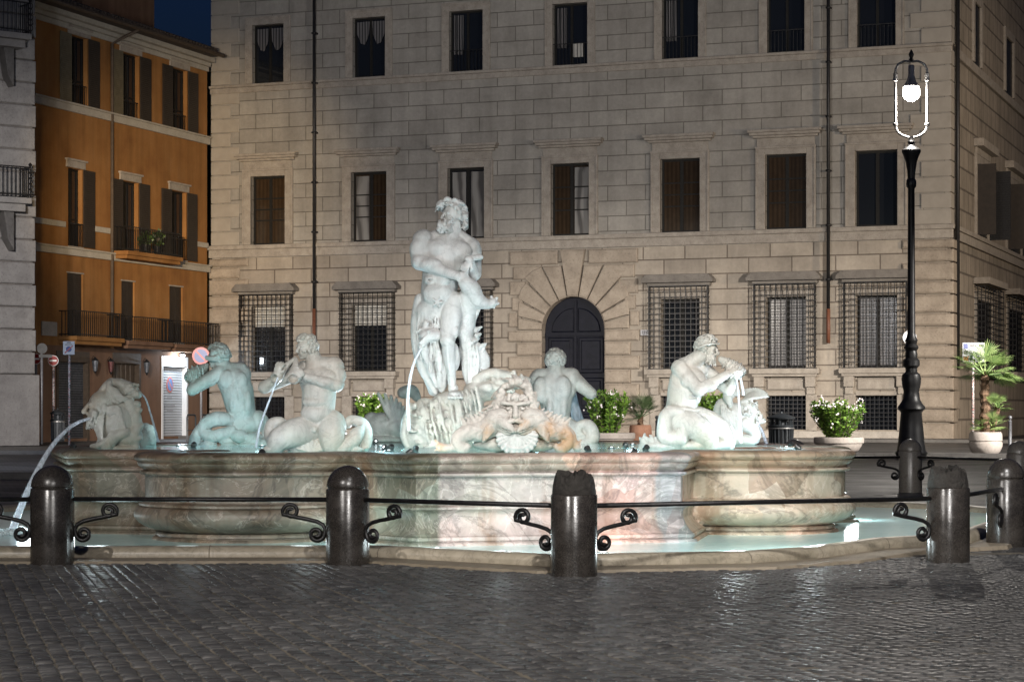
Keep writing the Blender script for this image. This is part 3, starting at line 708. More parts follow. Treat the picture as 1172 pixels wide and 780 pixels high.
b.build('quoins', M['grey_stone'], gp, bevel=.02)
b = MB().box(10.4, 11.9, -.05, -.003, 0, 6.9).box(8.0, 11.95, -.12, -.004, 0, .9); b.build('pilaster', M['trav_pale'], gp)
for pyf in (38, 226):
    zf = FG.uz(20, pyf, -.8)[1]; u1 = FG.uz(34, pyf, -.8)[0]
    b = MB().box(4, u1, -1.0, -.004, zf-.22, zf).box(4, u1-.15, -.8, -.005, zf-.5, zf-.222)
    for s_ in range(3): b.prism([(u1-.5, zf-.5), (u1-.5, zf-1.9), (u1-.75, zf-1.5), (u1-.9, zf-.5)], -.6+.0*s_, -.006)
    bal = b.build('balcony', M['grey_stone'], gp, bevel=.03)
    r_ = MB()
    for zz in (zf+.1, zf+1.1): r_.bar((4, -.95, zz), (u1-.05, -.95, zz), .03).bar((u1-.05, -.95, zz), (u1-.05, -.03, zz), .03)
    for x in np.arange(4.1, u1, .16): r_.bar((x, -.95, zf), (x, -.95, zf+1.1), .018)
    for y in np.arange(-.95, -.05, .16): r_.bar((u1-.05, y, zf), (u1-.05, y, zf+1.1), .018)
    for zz in np.arange(zf+.1, zf+1.05, .2): r_.tube([(u1-.05+.10*math.cos(t), -.97, zz+.1+.10*math.sin(t)) for t in np.linspace(0, 6.28, 9)], .02, 5)
    r_.lathe([(.0, .16), (.08, .08), (.03, 0)], 8, (u1-.05, -.95, zf+1.12))
    r_.build('railing', M['iron'], bal)
sm = Matrix.Translation((L, 0, 0)) @ Matrix.Rotation(R(90), 4, 'Z')
for c in list(side.children): c.parent = pal; c.matrix_parent_inverse = Matrix(); c.matrix_local = sm
bpy.data.objects.remove(side)

# stone kerbs across the square
b = MB()
for (x0, y0, x1, y1) in ((-30, 66, -6.5, 65), (-30, 43, -6.2, 42), (7.5, 63, 34, 52)):
    d = Vector((x1-x0, y1-y0)).normalized(); n_ = Vector((-d.y, d.x))*.3
    b.add([(x0, y0, 0), (x1, y1, 0), (x1+n_.x, y1+n_.y, 0), (x0+n_.x, y0+n_.y, 0), (x0, y0, .12), (x1, y1, .12), (x1+n_.x, y1+n_.y, .12), (x0+n_.x, y0+n_.y, .12)], [(4, 5, 6, 7), (0, 1, 5, 4), (1, 2, 6, 5), (3, 0, 4, 7), (2, 3, 7, 6)])
tag(b.build('street_kerb', M['pave']), kind='structure')
# plants on the middle balcony
rgp = np.random.default_rng(2)
for (px, py, lab) in ((166, 290, 'small leafy pot plant on the middle balcony, left one'), (180, 292, 'slightly taller leafy pot plant on the middle balcony, right one')):
    u, z = FO.uz(px, py, -.45); p_ = pw @ Vector((u, -.45, Z(160, 291)+.002))
    e_ = empty('balcony_plant', p_, 0, lab, 'potted plant'); MB().lathe([(.14, 0), (.2, .35), (.21, .4), (.01, .36)], 12).build('pot', M['dark'], e_)
    lv = MB()
    for q in range(160):
        d = rgp.normal(size=3); d /= np.linalg.norm(d); c = np.array([0, 0, .72 if px > 170 else .62])+d*np.array([.28, .28, .34])*rgp.uniform(.3, 1); s_ = np.cross(d, rgp.normal(size=3)); s_ = s_/np.linalg.norm(s_)*.05; dd = d*.14+np.array([0, 0, .04])
        lv.add([c, c+dd*.5+s_, c+dd, c+dd*.5-s_], [(0, 1, 2, 3)])
    M.setdefault('balcony_leaf', plain('balcony_leaf', (.03, .06, .015), (.08, .13, .03), 9, .5)); lv.build('foliage', M['balcony_leaf'], e_)
# ------------------------------------------------------------------ fountain basin, pool, kerb
FC = np.array([-.75, 25.2]); AX = -75
def marble_panel(name):
    k = NM(name)
    wob = k.n('ShaderNodeTexNoise'); wob.inputs['Scale'].default_value = 1.2; wob.inputs['Detail'].default_value = 3; k.l(k.tc, wob.inputs['Vector'])
    vadd = k.n('ShaderNodeVectorMath', operation='MULTIPLY_ADD'); k.l(wob.outputs['Color'], vadd.inputs[0]); vadd.inputs[1].default_value = (.7, .7, .5); k.l(k.tc, vadd.inputs[2])
    vo = k.n('ShaderNodeTexVoronoi'); vo.inputs['Scale'].default_value = .55; k.l(vadd.outputs[0], vo.inputs['Vector'])
    sep = k.n('ShaderNodeSeparateColor'); k.l(vo.outputs['Color'], sep.inputs[0])
    hue = k.ramp(sep.outputs[0], [(0, (.62, .62, .60)), (.25, (1.08, .93, .86)), (.45, (.80, .86, .82)), (.65, (1.15, 1.0, .95)), (.85, (.72, .78, .72)), (1, (1.05, 1.0, .95))])
    at_ = k.n('ShaderNodeAttribute'); at_.attribute_name = 'slab'; hue = k.mix(1, at_.outputs['Color'], hue, 'MULTIPLY')
    cloud = k.ramp(k.noise(1.1, 8, .66, dist=1.6), [(.30, (.42, .42, .38)), (.5, (.90, .87, .83)), (.68, (1.16, 1.07, 1.03))])
    col = k.mix(.85, hue, cloud, 'MULTIPLY')
    vein = k.ramp(k.noise(.9, 7, .62, dist=2.0), [(.465, 1), (.495, .35), (.505, .35), (.53, 1)])
    col = k.mix(.55, col, vein, 'MULTIPLY')
    vein2 = k.ramp(k.noise(1.5, 6, .62, dist=1.6), [(.485, (0, 0, 0)), (.5, (.17, .16, .15)), (.515, (0, 0, 0))])
    col = k.mix(.8, col, vein2, 'ADD')
    fr = k.n('ShaderNodeTexVoronoi'); fr.inputs['Scale'].default_value = 2.6; k.l(vadd.outputs[0], fr.inputs['Vector'])
    fs = k.n('ShaderNodeSeparateColor'); k.l(fr.outputs['Color'], fs.inputs[0])
    frag = k.ramp(fs.outputs[1], [(0, (.62, .52, .46)), (.25, (1, 1, 1)), (.55, (1.05, 1.0, .97)), (.78, (.78, .80, .76)), (.92, (1.28, 1.12, 1.02)), (1, (.70, .48, .38))], 'CONSTANT')
    col = k.mix(k.ramp(k.noise(.7, 4), [(.42, .1), (.6, .8)]), col, frag, 'MULTIPLY')
    rust = k.ramp(k.noise(1.5, 5, .6, k.mapping((1.8, 1.8, .18))), [(.52, (1, 1, 1)), (.66, (.55, .36, .22))])
    col = k.mix(.7, col, rust, 'MULTIPLY')
    alg = k.ramp(k.noise(.8, 5, .65), [(.45, (1, 1, 1)), (.68, (.70, .78, .70))]); col = k.mix(.6, col, alg, 'MULTIPLY')
    k.set(col, k.ramp(k.noise(3, 4), [(.3, .34), (.7, .6)]), spec=.45); k.bump(k.noise(18, 6, .65), .3, .02); return k.m
M['basin'] = marble_panel('breccia_marble')
TH = np.radians(np.arange(0, 360, .5))
def outline(d, RC=1.05, dl=None):
    dl = d if dl is None else dl
    th = TH; best = np.zeros_like(th)
    for q in range(4):
        ax = math.radians(AX+90*q); fp, hw = 4.33+d, 1.33
        rel = (th-ax+math.pi) % (2*math.pi)-math.pi
        c = np.cos(rel); ok = c > .2
        r_flat = np.where(ok, fp/np.maximum(c, .2), 0)
        # chamfer: from the corner (fp, hw) towards the notch (3.45, 1.75)
        nrm = np.array([.42, .88]); nrm = nrm/np.linalg.norm(nrm)
        k1 = fp*nrm[0]+(hw+d*.5)*nrm[1]
        def lim(sg):
            den = np.cos(rel)*nrm[0]+sg*np.sin(rel)*nrm[1]
            return np.where(den > .05, k1/np.maximum(den, .05), 1e9)
        r_flat = np.minimum(np.minimum(r_flat, lim(1)), lim(-1))
        r_flat = np.where(np.abs(rel) < R(40), r_flat, 0)
        best = np.maximum(best, r_flat)
        la = math.radians(AX+45+90*q); cd, cr = 3.75, RC+dl
        rl = (th-la+math.pi) % (2*math.pi)-math.pi
        disc = cr*cr-(cd*np.sin(rl))**2
        r_l = np.where((disc > 0) & (np.cos(rl) > 0), cd*np.cos(rl)+np.sqrt(np.maximum(disc, 0)), 0)
        best = np.maximum(best, r_l)
    return np.maximum(best, 3.0)
def ring(d):
    r = outline(d[0], dl=d[1]) if isinstance(d, tuple) else outline(d); return np.stack([r*np.cos(TH), r*np.sin(TH)], 1)
PROF = [(.85, -.36), (.915, -.34), (.928, -.28), (.93, -.05), (.925, .03), (.912, .08), (.892, .108), (.87, .112), (.85, .10), (.835, .075), (.828, .068), (.822, .075), (.80, .07), (.78, .05), (.755, .02), (.742, .012), (.738, .05), (.722, .055), (.708, .045), (.702, .0), (.44, -.003), (.436, .035), (.42, .06), (.40, .06), (.388, .04), (.382, (.03, .07)), (.36, (.012, .092)), (.32, (.006, .112)), (.28, (.012, .108)), (.23, (.04, .065)), (.19, (.075, 0)), (.165, (.105, -.07)), (.15, (.125, -.13)), (.147, (.12, -.15)), (.143, (.14, -.125)), (.125, (.15, -.105)), (.105, (.145, -.105)), (.098, (.13, -.125)), (.092, (.13, -.125)), (.088, (.17, -.09)), (.07, (.185, -.07)), (.05, (.185, -.065)), (-.02, (.185, -.065))]
fb = empty('fountain_basin', (FC[0], FC[1], 0), 0, 'large lobed basin of veined pink and green marble with a rounded rim', 'fountain basin')
def loft(rows, name, mtl, parent, smooth=50):
    n = len(TH); b = MB(); V = []
    for (z, d) in rows:
        p = ring(d); V += [(x, y, z) for x, y in p]
    f = [(i*n+k_, i*n+(k_+1) % n, (i+1)*n+(k_+1) % n, (i+1)*n+k_) for i in range(len(rows)-1) for k_ in range(n)]
    b.add(V, f); o = b.build(name, mtl, parent, auto=smooth)
    at = o.data.color_attributes.new('slab', 'FLOAT_COLOR', 'POINT'); rel = (np.degrees(TH)-AX) % 360
    cols = np.zeros((n, 4)); cols[:, 3] = 1; rgs = np.random.default_rng(17)
    # slabs: (start angle, colour) going round from the front flat
    SL = [(-23, (.24, .27, .235)), (-14, (.55, .51, .53)), (4, (.55, .47, .48)), (14, (.43, .48, .56)), (18.5, (.58, .43, .36)), (29, (.62, .52, .46)), (44, (.64, .53, .47)), (62, (.52, .44, .38))]
    full = []
    for q in range(4):
        for a, c in SL:
            if q == 3 and a > 20: c = ((.26, .225, .19), (.27, .255, .22), (.225, .215, .185))[SL.index((a, c))-5]
            elif q == 3: c = (.27, .25, .22)
            elif q: c = tuple(np.array(c)*rgs.uniform(.75, 1.05))
            full.append(((a+90*q) % 360, c))
    full.sort(key=lambda x: x[0])
    for i in range(n):
        c = full[-1][1]
        for a, cc in full:
            if rel[i] >= a: c = cc
        cols[i, :3] = np.array(c)*((.80, .72, .64) if name == 'rim' else (1, 1, 1))
    at.data.foreach_set('color', np.tile(cols, (len(rows), 1)).ravel().tolist()); return o
loft(PROF[:15], 'rim', M['basin'], fb); loft(PROF[14:21], 'wall', M['basin'], fb); loft(PROF[20:], 'foot', M['basin'], fb)
def water(name, c, rough=.06, b1=.25):
    k = NM(name); k.set(k.ramp(k.noise(.9, 4), [(.3, c), (.7, tuple(min(1, q*1.18) for q in c))]), rough, spec=.5)
    k.bump(k.math('ADD', k.noise(5, 3, .5), k.math('MULTIPLY', k.noise(16, 3, .5), .35)), b1, .03); return k.m
M['water_up'] = water('basin_water', (.42, .78, .78)); M['water'] = water('pool_water', (.56, .90, .87), .12, .14)
p = ring(-.335); b = MB().add([(x+FC[0], y+FC[1], .917) for x, y in p], [tuple(range(len(p)))]); tag(b.build('basin_water', M['water_up']), kind='structure')
def circ_poly(pts): return [(FC[0]+r*math.cos(R(a)), FC[1]+r*math.sin(R(a))) for a, r in pts]
PAT = [(-81.5, 7.08), (-67.2, 7.16), (-59.6, 6.88), (-47, 6.29), (-36.8, 6.5)]
front = [(-6.3, 19.35), (-4.2, 19.28), (-1.21, 19.38)]+circ_poly(PAT)
rest = circ_poly([(a+90*q, r) for q in (1, 2) for a, r in PAT]+[(a+270, r) for a, r in PAT[:4]])
KERB = front+rest
def offset_poly(P, d):
    n = len(P); out = []
    for i in range(n):
        a, b_, c = Vector(P[i-1]), Vector(P[i]), Vector(P[(i+1) % n])
        e1 = (b_-a).normalized(); e2 = (c-b_).normalized()
        n1 = Vector((e1.y, -e1.x)); n2 = Vector((e2.y, -e2.x)); m_ = n1+n2
        m_ = m_/max(.35, (1+n1.dot(n2))); out.append(tuple(Vector(P[i])+m_*d))
    return out
k = NM('kerb_marble'); c_ = k.ramp(k.noise(2.5, 7, .65, dist=1), [(.25, (.20, .175, .125)), (.55, (.33, .285, .215)), (.75, (.43, .375, .29))])
c_ = k.mix(.5, c_, k.ramp(k.noise(3, 5, .6, dist=2.5), [(.46, 1), (.5, .5), (.54, 1)]), 'MULTIPLY'); k.set(c_, .38, spec=.45); k.bump(k.noise(20, 5), .2, .015); M['kerb'] = k.m
KP = [(.0, .030), (.0, .075), (-.012, .105), (-.04, .128), (-.09, .138), (-.15, .136), (-.19, .125), (-.215, .10), (-.22, .0)]
rows = [[(x, y, z) for x, y in offset_poly(KERB, d)] for d, z in KP]
n = len(KERB); b = MB().add([q for r_ in rows for q in r_], [(i*n+k_, i*n+(k_+1) % n, (i+1)*n+(k_+1) % n, (i+1)*n+k_) for i in range(len(rows)-1) for k_ in range(n)])
pk = b.build('pool_kerb', M['kerb'], auto=45); tag(pk, kind='structure')
jb = MB()
kp0, kp1 = offset_poly(KERB, .003), offset_poly(KERB, -.223)
for i in range(n):   # thin joints across the kerb stones
    a, c = Vector(KERB[i]), Vector(KERB[(i+1) % n]); ln = (c-a).length; e_ = (c-a).normalized(); nn = Vector((e_.y, -e_.x))
    m_ = max(1, int(ln/1.15))
    for q in range(0 if i else 1, m_):
        p_ = a+e_*(ln*q/m_+.02)
        pr = [(p_+nn*(d+.003 if d > -.1 else d-.003), z+.003) for d, z in KP]
        for s_ in range(len(pr)-1):
            (p0, z0), (p1, z1) = pr[s_], pr[s_+1]
            jb.add([(p0.x, p0.y, z0), ((p0+e_*.008).x, (p0+e_*.008).y, z0), ((p1+e_*.008).x, (p1+e_*.008).y, z1), (p1.x, p1.y, z1)], [(0, 1, 2, 3)])
tag(jb.build('kerb_joint', M['joint']), kind='structure')
sl = offset_poly(KERB, .38); si = offset_poly(KERB, -.1)
b = MB(); so = [(x, y, .034) for x, y in sl]; sb = [(x, y, -.01) for x, y in offset_poly(KERB, .40)]; s2 = [(x, y, .040) for x, y in offset_poly(KERB, .35)]; s3 = [(x, y, .041) for x, y in si]
b.add(sb+so+s2+s3, [(i*n+k_, i*n+(k_+1) % n, (i+1)*n+(k_+1) % n, (i+1)*n+k_) for i in range(3) for k_ in range(n)])
M['slab'] = stone('worn_slab', (.16, .13, .09), (.28, .235, .175), 1.5, .4, 14, .5)
tag(b.build('stone_step', M['slab']), kind='structure')
b = MB().add([(x, y, .062) for x, y in offset_poly(KERB, -.19)], [tuple(range(n))]); tag(b.build('pool_water', M['water']), kind='structure')

# ------------------------------------------------------------------ sculptor: smooth unions of tapered limbs and ellipsoids, meshed with surface nets
def surface_nets(D, o, h):
    S = D < 0
    nx, ny, nz = D.shape
    acc = np.zeros((nx-1, ny-1, nz-1, 3), np.float32); cnt = np.zeros((nx-1, ny-1, nz-1), np.float32)
    for ax in range(3):
        a = np.take(D, range(0, D.shape[ax]-1), ax); b = np.take(D, range(1, D.shape[ax]), ax)
        cr = (a < 0) != (b < 0); t = np.where(cr, a/(a-b+1e-12), 0).astype(np.float32)
        o1, o2 = [q for q in range(3) if q != ax]
        for i in (0, 1):
            for j in (0, 1):
                sl = [slice(None)]*3
                sl[o1] = slice(i, D.shape[o1]-1+i); sl[o2] = slice(j, D.shape[o2]-1+j)
                c = cr[tuple(sl)]; cnt += c
                acc[..., ax] += np.where(c, t[tuple(sl)], 0)
                if i: acc[..., o1] += c
                if j: acc[..., o2] += c
    act = cnt > 0
    idx = -np.ones(act.shape, np.int64); idx[act] = np.arange(act.sum())
    loc = np.argwhere(act); V = (loc+acc[act]/cnt[act][:, None])*h+np.array(o)
    Fs = []
    for ax in range(3):
        a = np.take(S, range(0, S.shape[ax]-1), ax); b = np.take(S, range(1, S.shape[ax]), ax)
        cr = np.argwhere(a != b); o1, o2 = [(1, 2), (2, 0), (0, 1)][ax]
        ok = (cr[:, o1] > 0) & (cr[:, o2] > 0) & (cr[:, o1] < D.shape[o1]-1) & (cr[:, o2] < D.shape[o2]-1); cr = cr[ok]
        fl = a[tuple(cr.T)]
        def at(d1, d2): c = cr.copy(); c[:, o1] -= d1; c[:, o2] -= d2; return idx[tuple(c.T)]
        q = np.stack([at(1, 1), at(0, 1), at(0, 0), at(1, 0)], 1)
        q[~fl] = q[~fl][:, ::-1]
        Fs.append(q)
    return V, np.concatenate(Fs)
class Sculpt:
    """points are (x, y down, depth) in the units of one study drawing; s units make one photo pixel"""
    def __init__(s, ox, oy, sc): s.ox, s.oy, s.s = ox, oy, sc; s.p = []; s.k = 6
    def cap(s, a, b, ra, rb=None, k=None): s.p.append(('c', np.array(a, float), np.array(b, float), ra, ra if rb is None else rb, (s.k if k is None else k)*.42, 1)); return s
    def chain(s, pts, k=None):
        for a, b in zip(pts[:-1], pts[1:]): s.cap(a[:3], b[:3], a[3], b[3], k)
        return s
    def ell(s, c, r, k=None, ax=None, sub=0):
        s.p.append(('e', np.array(c, float), np.array(r, float), ax, None, (s.k if k is None else k)*.42, -1 if sub else 1)); return s
    def cutcap(s, a, b, ra, k=2): s.p.append(('c', np.array(a, float), np.array(b, float), ra, ra, k, -1)); return s
    def spline(s, pts, n=24, k=None):
        P = np.array(pts, float); m = len(P); out = []
        for i in range(m-1):
            p0, p1, p2, p3 = P[max(i-1, 0)], P[i], P[i+1], P[min(i+2, m-1)]
            for t in np.linspace(0, 1, max(2, n//(m-1)), endpoint=False):
                out.append(.5*((2*p1)+(-p0+p2)*t+(2*p0-5*p1+4*p2-p3)*t*t+(-p0+3*p1-3*p2+p3)*t**3))
        out.append(P[-1]); return s.chain([tuple(q) for q in out], k)
    def noise(s, c, r, amp, freq): s.p.append(('n', np.array(c, float), float(r), amp, freq, 0, 0)); return s
    def mesh(s, name, mtl, anchor, m, vox=1.0, parent=None, loc=None, clip=None, smooth=True):
        """anchor = photo pixel that becomes the origin; m = metres per photo pixel; vox in photo pixels"""
        h = vox*s.s
        lo = np.array([1e9]*3); hi = -lo
        for t, a, b, c, d, k, sg in s.p:
            if sg != 1: continue
            if t == 'c': r = max(c, d); l_, h_ = np.minimum(a, b)-r, np.maximum(a, b)+r
            else: r = b.max() if c is not None else b; l_, h_ = a-r, a+r
            lo = np.minimum(lo, l_); hi = np.maximum(hi, h_)
        lo -= 3*h; hi += 3*h
        N = np.ceil((hi-lo)/h).astype(int)+1
        D = np.full(N, 1e3, np.float32)
        ax = [lo[i]+h*np.arange(N[i]) for i in range(3)]
        for t, a, b, c, d, k, sg in s.p:
            if t == 'c': r = max(c, d); l_, h_ = np.minimum(a, b)-r, np.maximum(a, b)+r
            elif t == 'e': r = b.max() if c is not None else b; l_, h_ = a-r, a+r
            else: l_, h_ = a-b, a+b
            mg = k+2.5*h
            i0 = np.clip(np.floor((l_-mg-lo)/h).astype(int), 0, N-1); i1 = np.clip(np.ceil((h_+mg-lo)/h).astype(int)+1, 1, N)
            sl = tuple(slice(i0[q], i1[q]) for q in range(3))
            X = ax[0][sl[0]][:, None, None]; Y = ax[1][sl[1]][None, :, None]; Z_ = ax[2][sl[2]][None, None, :]
            if t == 'c':
                ba = b-a; L2 = max((ba*ba).sum(), 1e-9)
                px, py, pz = X-a[0], Y-a[1], Z_-a[2]
                tt = np.clip((px*ba[0]+py*ba[1]+pz*ba[2])/L2, 0, 1)
                d_ = np.sqrt((px-tt*ba[0])**2+(py-tt*ba[1])**2+(pz-tt*ba[2])**2)-(c+(d-c)*tt)
            elif t == 'e':
                px, py, pz = X-a[0], Y-a[1], Z_-a[2]
                if c is not None:
                    A = np.array(c, float); q0 = A[0][0]*px+A[0][1]*py+A[0][2]*pz; q1 = A[1][0]*px+A[1][1]*py+A[1][2]*pz; q2 = A[2][0]*px+A[2][1]*py+A[2][2]*pz
                    px, py, pz = q0, q1, q2
                k0 = np.sqrt((px/b[0])**2+(py/b[1])**2+(pz/b[2])**2); k1 = np.sqrt((px/b[0]**2)**2+(py/b[1]**2)**2+(pz/b[2]**2)**2)+1e-9
                d_ = k0*(k0-1)/k1
            else:
                w_ = np.clip(1.3-np.sqrt((X-a[0])**2+(Y-a[1])**2+(Z_-a[2])**2)/b*1.3, 0, 1)
                f = d
                D[sl] += (w_*c*(np.sin(X*f+2*np.sin(Y*f*.7))*np.sin(Y*f*1.1+1.7*np.sin(Z_*f*.8))+.5*np.sin(Z_*f*1.3+X*f*.9))).astype(np.float32); continue
            d_ = d_.astype(np.float32); g = D[sl]
            if sg == 1:
                hh = np.maximum(k-np.abs(g-d_), 0)/max(k, 1e-6); D[sl] = np.minimum(g, d_)-hh*hh*k*.25
            else:
                hh = np.maximum(k-np.abs(g+d_), 0)/max(k, 1e-6); D[sl] = np.maximum(g, -d_)+hh*hh*k*.25
        if clip is not None:     # flat underside at drawing height y = clip
            D = np.maximum(D, (ax[1]-clip)[None, :, None].astype(np.float32))
        V, Fq = surface_nets(D, lo, h)
        X = (s.ox+V[:, 0]/s.s-anchor[0])*m; Zz = -(s.oy+V[:, 1]/s.s-anchor[1])*m; Yy = V[:, 2]/s.s*m
        V = np.stack([X, Yy, Zz], 1)
        me = bpy.data.meshes.new(name); me.from_pydata(V.tolist(), [], Fq.tolist()); me.update()
        bm = bmesh.new(); bm.from_mesh(me); bmesh.ops.recalc_face_normals(bm, faces=bm.faces[:]); bm.to_mesh(me); bm.free()
        me.polygons.foreach_set('use_smooth', [True]*len(me.polygons))
        me.materials.append(mtl)
        o = bpy.data.objects.new(name, me); COL.objects.link(o)
        if parent is not None: o.parent = parent
        if loc is not None: o.location = loc
        return o
def nrm(v): v = np.array(v, float); return v/np.linalg.norm(v)
def head(s, c, r, fwd, up=(0, -1, 0), beard=0, hair='curl', seed=0, k=None, hr=.12, hn=70, open_mouth=0):
    c = np.array(c, float); f = nrm(fwd); u = nrm(up); u = nrm(u-f*np.dot(u, f)); sd = np.cross(f, u)
    def P(a, b, cc): return c+(f*a+sd*b+u*cc)*r
    A = np.array([f, sd, u]); K = .12*r
    s.ell(P(-.1, 0, .18), np.array((.84, .68, .80))*r, K, A); s.ell(P(.26, 0, -.38), np.array((.52, .48, .56))*r, K, A)
    s.cap(P(.64, -.30, .24), P(.64, .30, .24), .14*r, k=K)
    for b in (-1, 1):
        s.ell(P(.50, b*.33, -.14), np.array((.26, .22, .24))*r, K, A)
        s.ell(P(.80, b*.27, .06), np.array((.15, .19, .13))*r, .06*r, A, sub=1); s.ell(P(.63, b*.26, .05), np.array((.12, .13, .11))*r, .03*r, A)
        s.ell(P(-.05, b*.68, 0), np.array((.18, .08, .26))*r, .06*r, A)
    s.cap(P(.76, 0, .22), P(1.0, 0, -.14), .09*r, .15*r, K)
    s.cap(P(.72, -.2, -.36), P(.72, .2, -.36), .10*r, k=.06*r); s.cap(P(.70, -.16, -.52), P(.70, .16, -.52), .10*r, k=.06*r)
    s.cutcap(P(.86, -.2, -.44), P(.86, .2, -.44), (.05+.08*open_mouth)*r, .05*r)
    s.ell(P(.58, 0, -.74), np.array((.22, .22, .18))*r, K, A)
    rg = np.random.default_rng(seed)
    if hair:
        i = 0
        while i < hn:
            v = nrm(rg.normal(size=3))
            if v[2] < -.35 or (v[0] > .45 and v[2] < .62) or (v[0] > .25 and v[2] < .25): continue
            i += 1
            p0 = P(-.1+v[0]*.86, v[1]*.72, .18+v[2]*.84)
            t = nrm(np.cross(v, rg.normal(size=3))); t2 = np.cross(v, t); L_ = rg.uniform(.22, .45)
            if hair == 'back': t = nrm(np.array([-1, 0, -.3])-v*np.dot(v, (-1, 0, -.3))+t*.5); t2 = np.cross(v, t)*1.0; L_ *= 1.4
            pts = []
            for q in range(4):
                a = q/3; d = t*(L_*a)+t2*(L_*.6*math.sin(a*3.0))+v*(.15*math.sin(a*3.1))
                w_ = p0+(f*d[0]+sd*d[1]+u*d[2])*r; pts.append((*w_, hr*r*(1-.5*a)))
            s.chain(pts, .05*r)
    if beard:
        i = 0
        while i < int(45*beard):
            a, b = rg.uniform(.1, .85), rg.uniform(-.52, .52)
            if abs(b) < .14 and a > .72 and rg.uniform() < .6: continue
            i += 1
            p0 = P(a-.3*abs(b), b, -.48-.12*rg.uniform()+.35*(abs(b) > .4))
            pts = []; L_ = rg.uniform(.35, .7)*beard; ph = rg.uniform(0, 6)
            for q in range(4):
                t = q/3; w_ = p0+(f*(.12*t)+u*(-L_*t)+sd*(.10*math.sin(ph+4*t)))*r; pts.append((*w_, r*.10*(1-.45*t)))
            s.chain(pts, .05*r)
        s.ell(P(.45, 0, -.72), np.array((.38, .42, .36))*r, K, A)
        s.cap(P(.80, .02, -.28), P(.62, .36, -.46), .10*r, .07*r, .05*r); s.cap(P(.80, -.02, -.28), P(.62, -.36, -.46), .10*r, .07*r, .05*r)
    return s
def hand(s, w, d, n, size, curl=1.0, thumb=1):
    w = np.array(w, float); d = nrm(d); n = nrm(np.array(n, float)-d*np.dot(n, d)); sd = np.cross(d, n)
    s.ell(w+d*size*.30, np.array((.34, .13, .27))*size, .06*size, np.array([d, n, sd]))
    for i, ln in enumerate((.40, .46, .43, .33)):
        b = w+d*size*.52+sd*size*(i-1.5)*.145; q = b; ang = .15; r_ = .085*size; pts = [(*q, r_)]
        for j, fr in enumerate((.45, .32, .26)):
            ang += curl*(.55+.25*j); q = q+(d*math.cos(ang)+n*math.sin(ang))*size*ln*fr*1.15; r_ *= .9; pts.append((*q, r_))
        s.chain(pts, .02*size)
    b = w+d*size*.15+sd*size*.22*thumb; m_ = b+(d*.55+sd*.5*thumb+n*.35)*size*.28; e_ = m_+(d*.75+n*.65-sd*.1*thumb)*size*.2*1.1
    s.chain([(*b, .11*size), (*m_, .09*size), (*e_, .07*size)], .03*size)
    return s
def marble(name, base, alg=.5, algc=(.42, .52, .45), rust=0):
    k = NM(name)
    col = k.ramp(k.noise(2.2, 6, .65), [(.28, tuple(q*.86 for q in base)), (.6, base)])
    col = k.mix(.6, col, k.ramp(k.noise(11, 5, .7), [(.30, .80), (.62, 1.03)]), 'MULTIPLY')
    if alg:
        col = k.mix(k.math('MULTIPLY', k.ramp(k.noise(1.7, 5, .62), [(.42, 0), (.64, 1)]), alg), col, algc)
    if rust:
        col = k.mix(k.math('MULTIPLY', k.ramp(k.noise(2.6, 4, .6), [(.50, 0), (.66, 1)]), rust), col, (.46, .25, .10))
    col = k.mix(.4, col, k.ramp(k.noise(2.6, 6, .6, dist=2), [(.47, 1), (.5, .62), (.53, 1)]), 'MULTIPLY')
    strk = k.ramp(k.noise(3.2, 6, .7, k.mapping((3.2, 3.2, .45))), [(.40, .6), (.56, 1.0)])
    col = k.mix(.32, col, strk, 'MULTIPLY')
    k.set(col, .45, spec=.35); k.bump(k.math('ADD', k.noise(30, 5, .65), k.math('MULTIPLY', k.noise(9, 4, .6), 1.5)), .30, .012); return k.m
M['marble'] = marble('white_marble', (.66, .65, .63), .25, (.46, .50, .46))
M['marble_green'] = marble('stained_marble', (.56, .57, .53), .75, (.33, .42, .36))
M['marble_buff'] = marble('buff_marble', (.60, .58, .53), .45, (.44, .47, .38), .15)
M['marble_rust'] = marble('rust_stained_marble', (.62, .58, .53), .2, (.42, .42, .36), .75)
# ------------------------------------------------------------------ statues
M['marble_dull'] = marble('dull_mask_marble', (.44, .43, .38), .5, (.26, .29, .22), .2)
M['marble_pale'] = marble('weathered_mask_marble', (.62, .58, .53), .3, (.30, .24, .17), .3)
def statue(s, name, label, cat, anchor, Y, mtl, vox=1.0, clip=None, group=None):
    m = Y/F; loc = W(anchor[0], anchor[1], Y)
    o = s.mesh(name, mtl, anchor, m, vox, loc=loc, clip=clip); return tag(o, label, cat, group)
TR = 'tritons blowing conch horns around the basin'
# --- the Moor
m = Sculpt(440, 220, 3.12); m.k = 9
m.ell((228, 222, 0), (84, 74, 56), 14); m.ell((185, 208, -30), (46, 38, 28), 12); m.ell((268, 216, -32), (46, 40, 28), 12)
m.ell((140, 172, -4), (36, 40, 36), 12); m.ell((314, 200, 0), (30, 36, 34), 12)
m.cap((243, 140, 6), (170, 165, 6), 24, 26, 14); m.cap((246, 142, 6), (305, 182, 6), 22, 24, 14); m.cap((248, 112, 2), (238, 172, -4), 27, 33, 10)
m.cap((238, 150, -26), (222, 190, -42), 8, 5, 8); m.cap((200, 178, -36), (224, 196, -48), 7, 5, 8); m.cap((290, 186, -30), (230, 196, -48), 7, 5, 8)
m.cap((204, 280, 0), (188, 400, 0), 67, 62, 18); m.ell((218, 278, -44), (30, 22, 22), 8); m.ell((176, 276, -42), (28, 22, 22), 8)
m.ell((210, 315, -52), (30, 24, 20), 8); m.ell((170, 315, -48), (26, 22, 20), 8); m.ell((190, 365, -48), (52, 44, 30), 12)
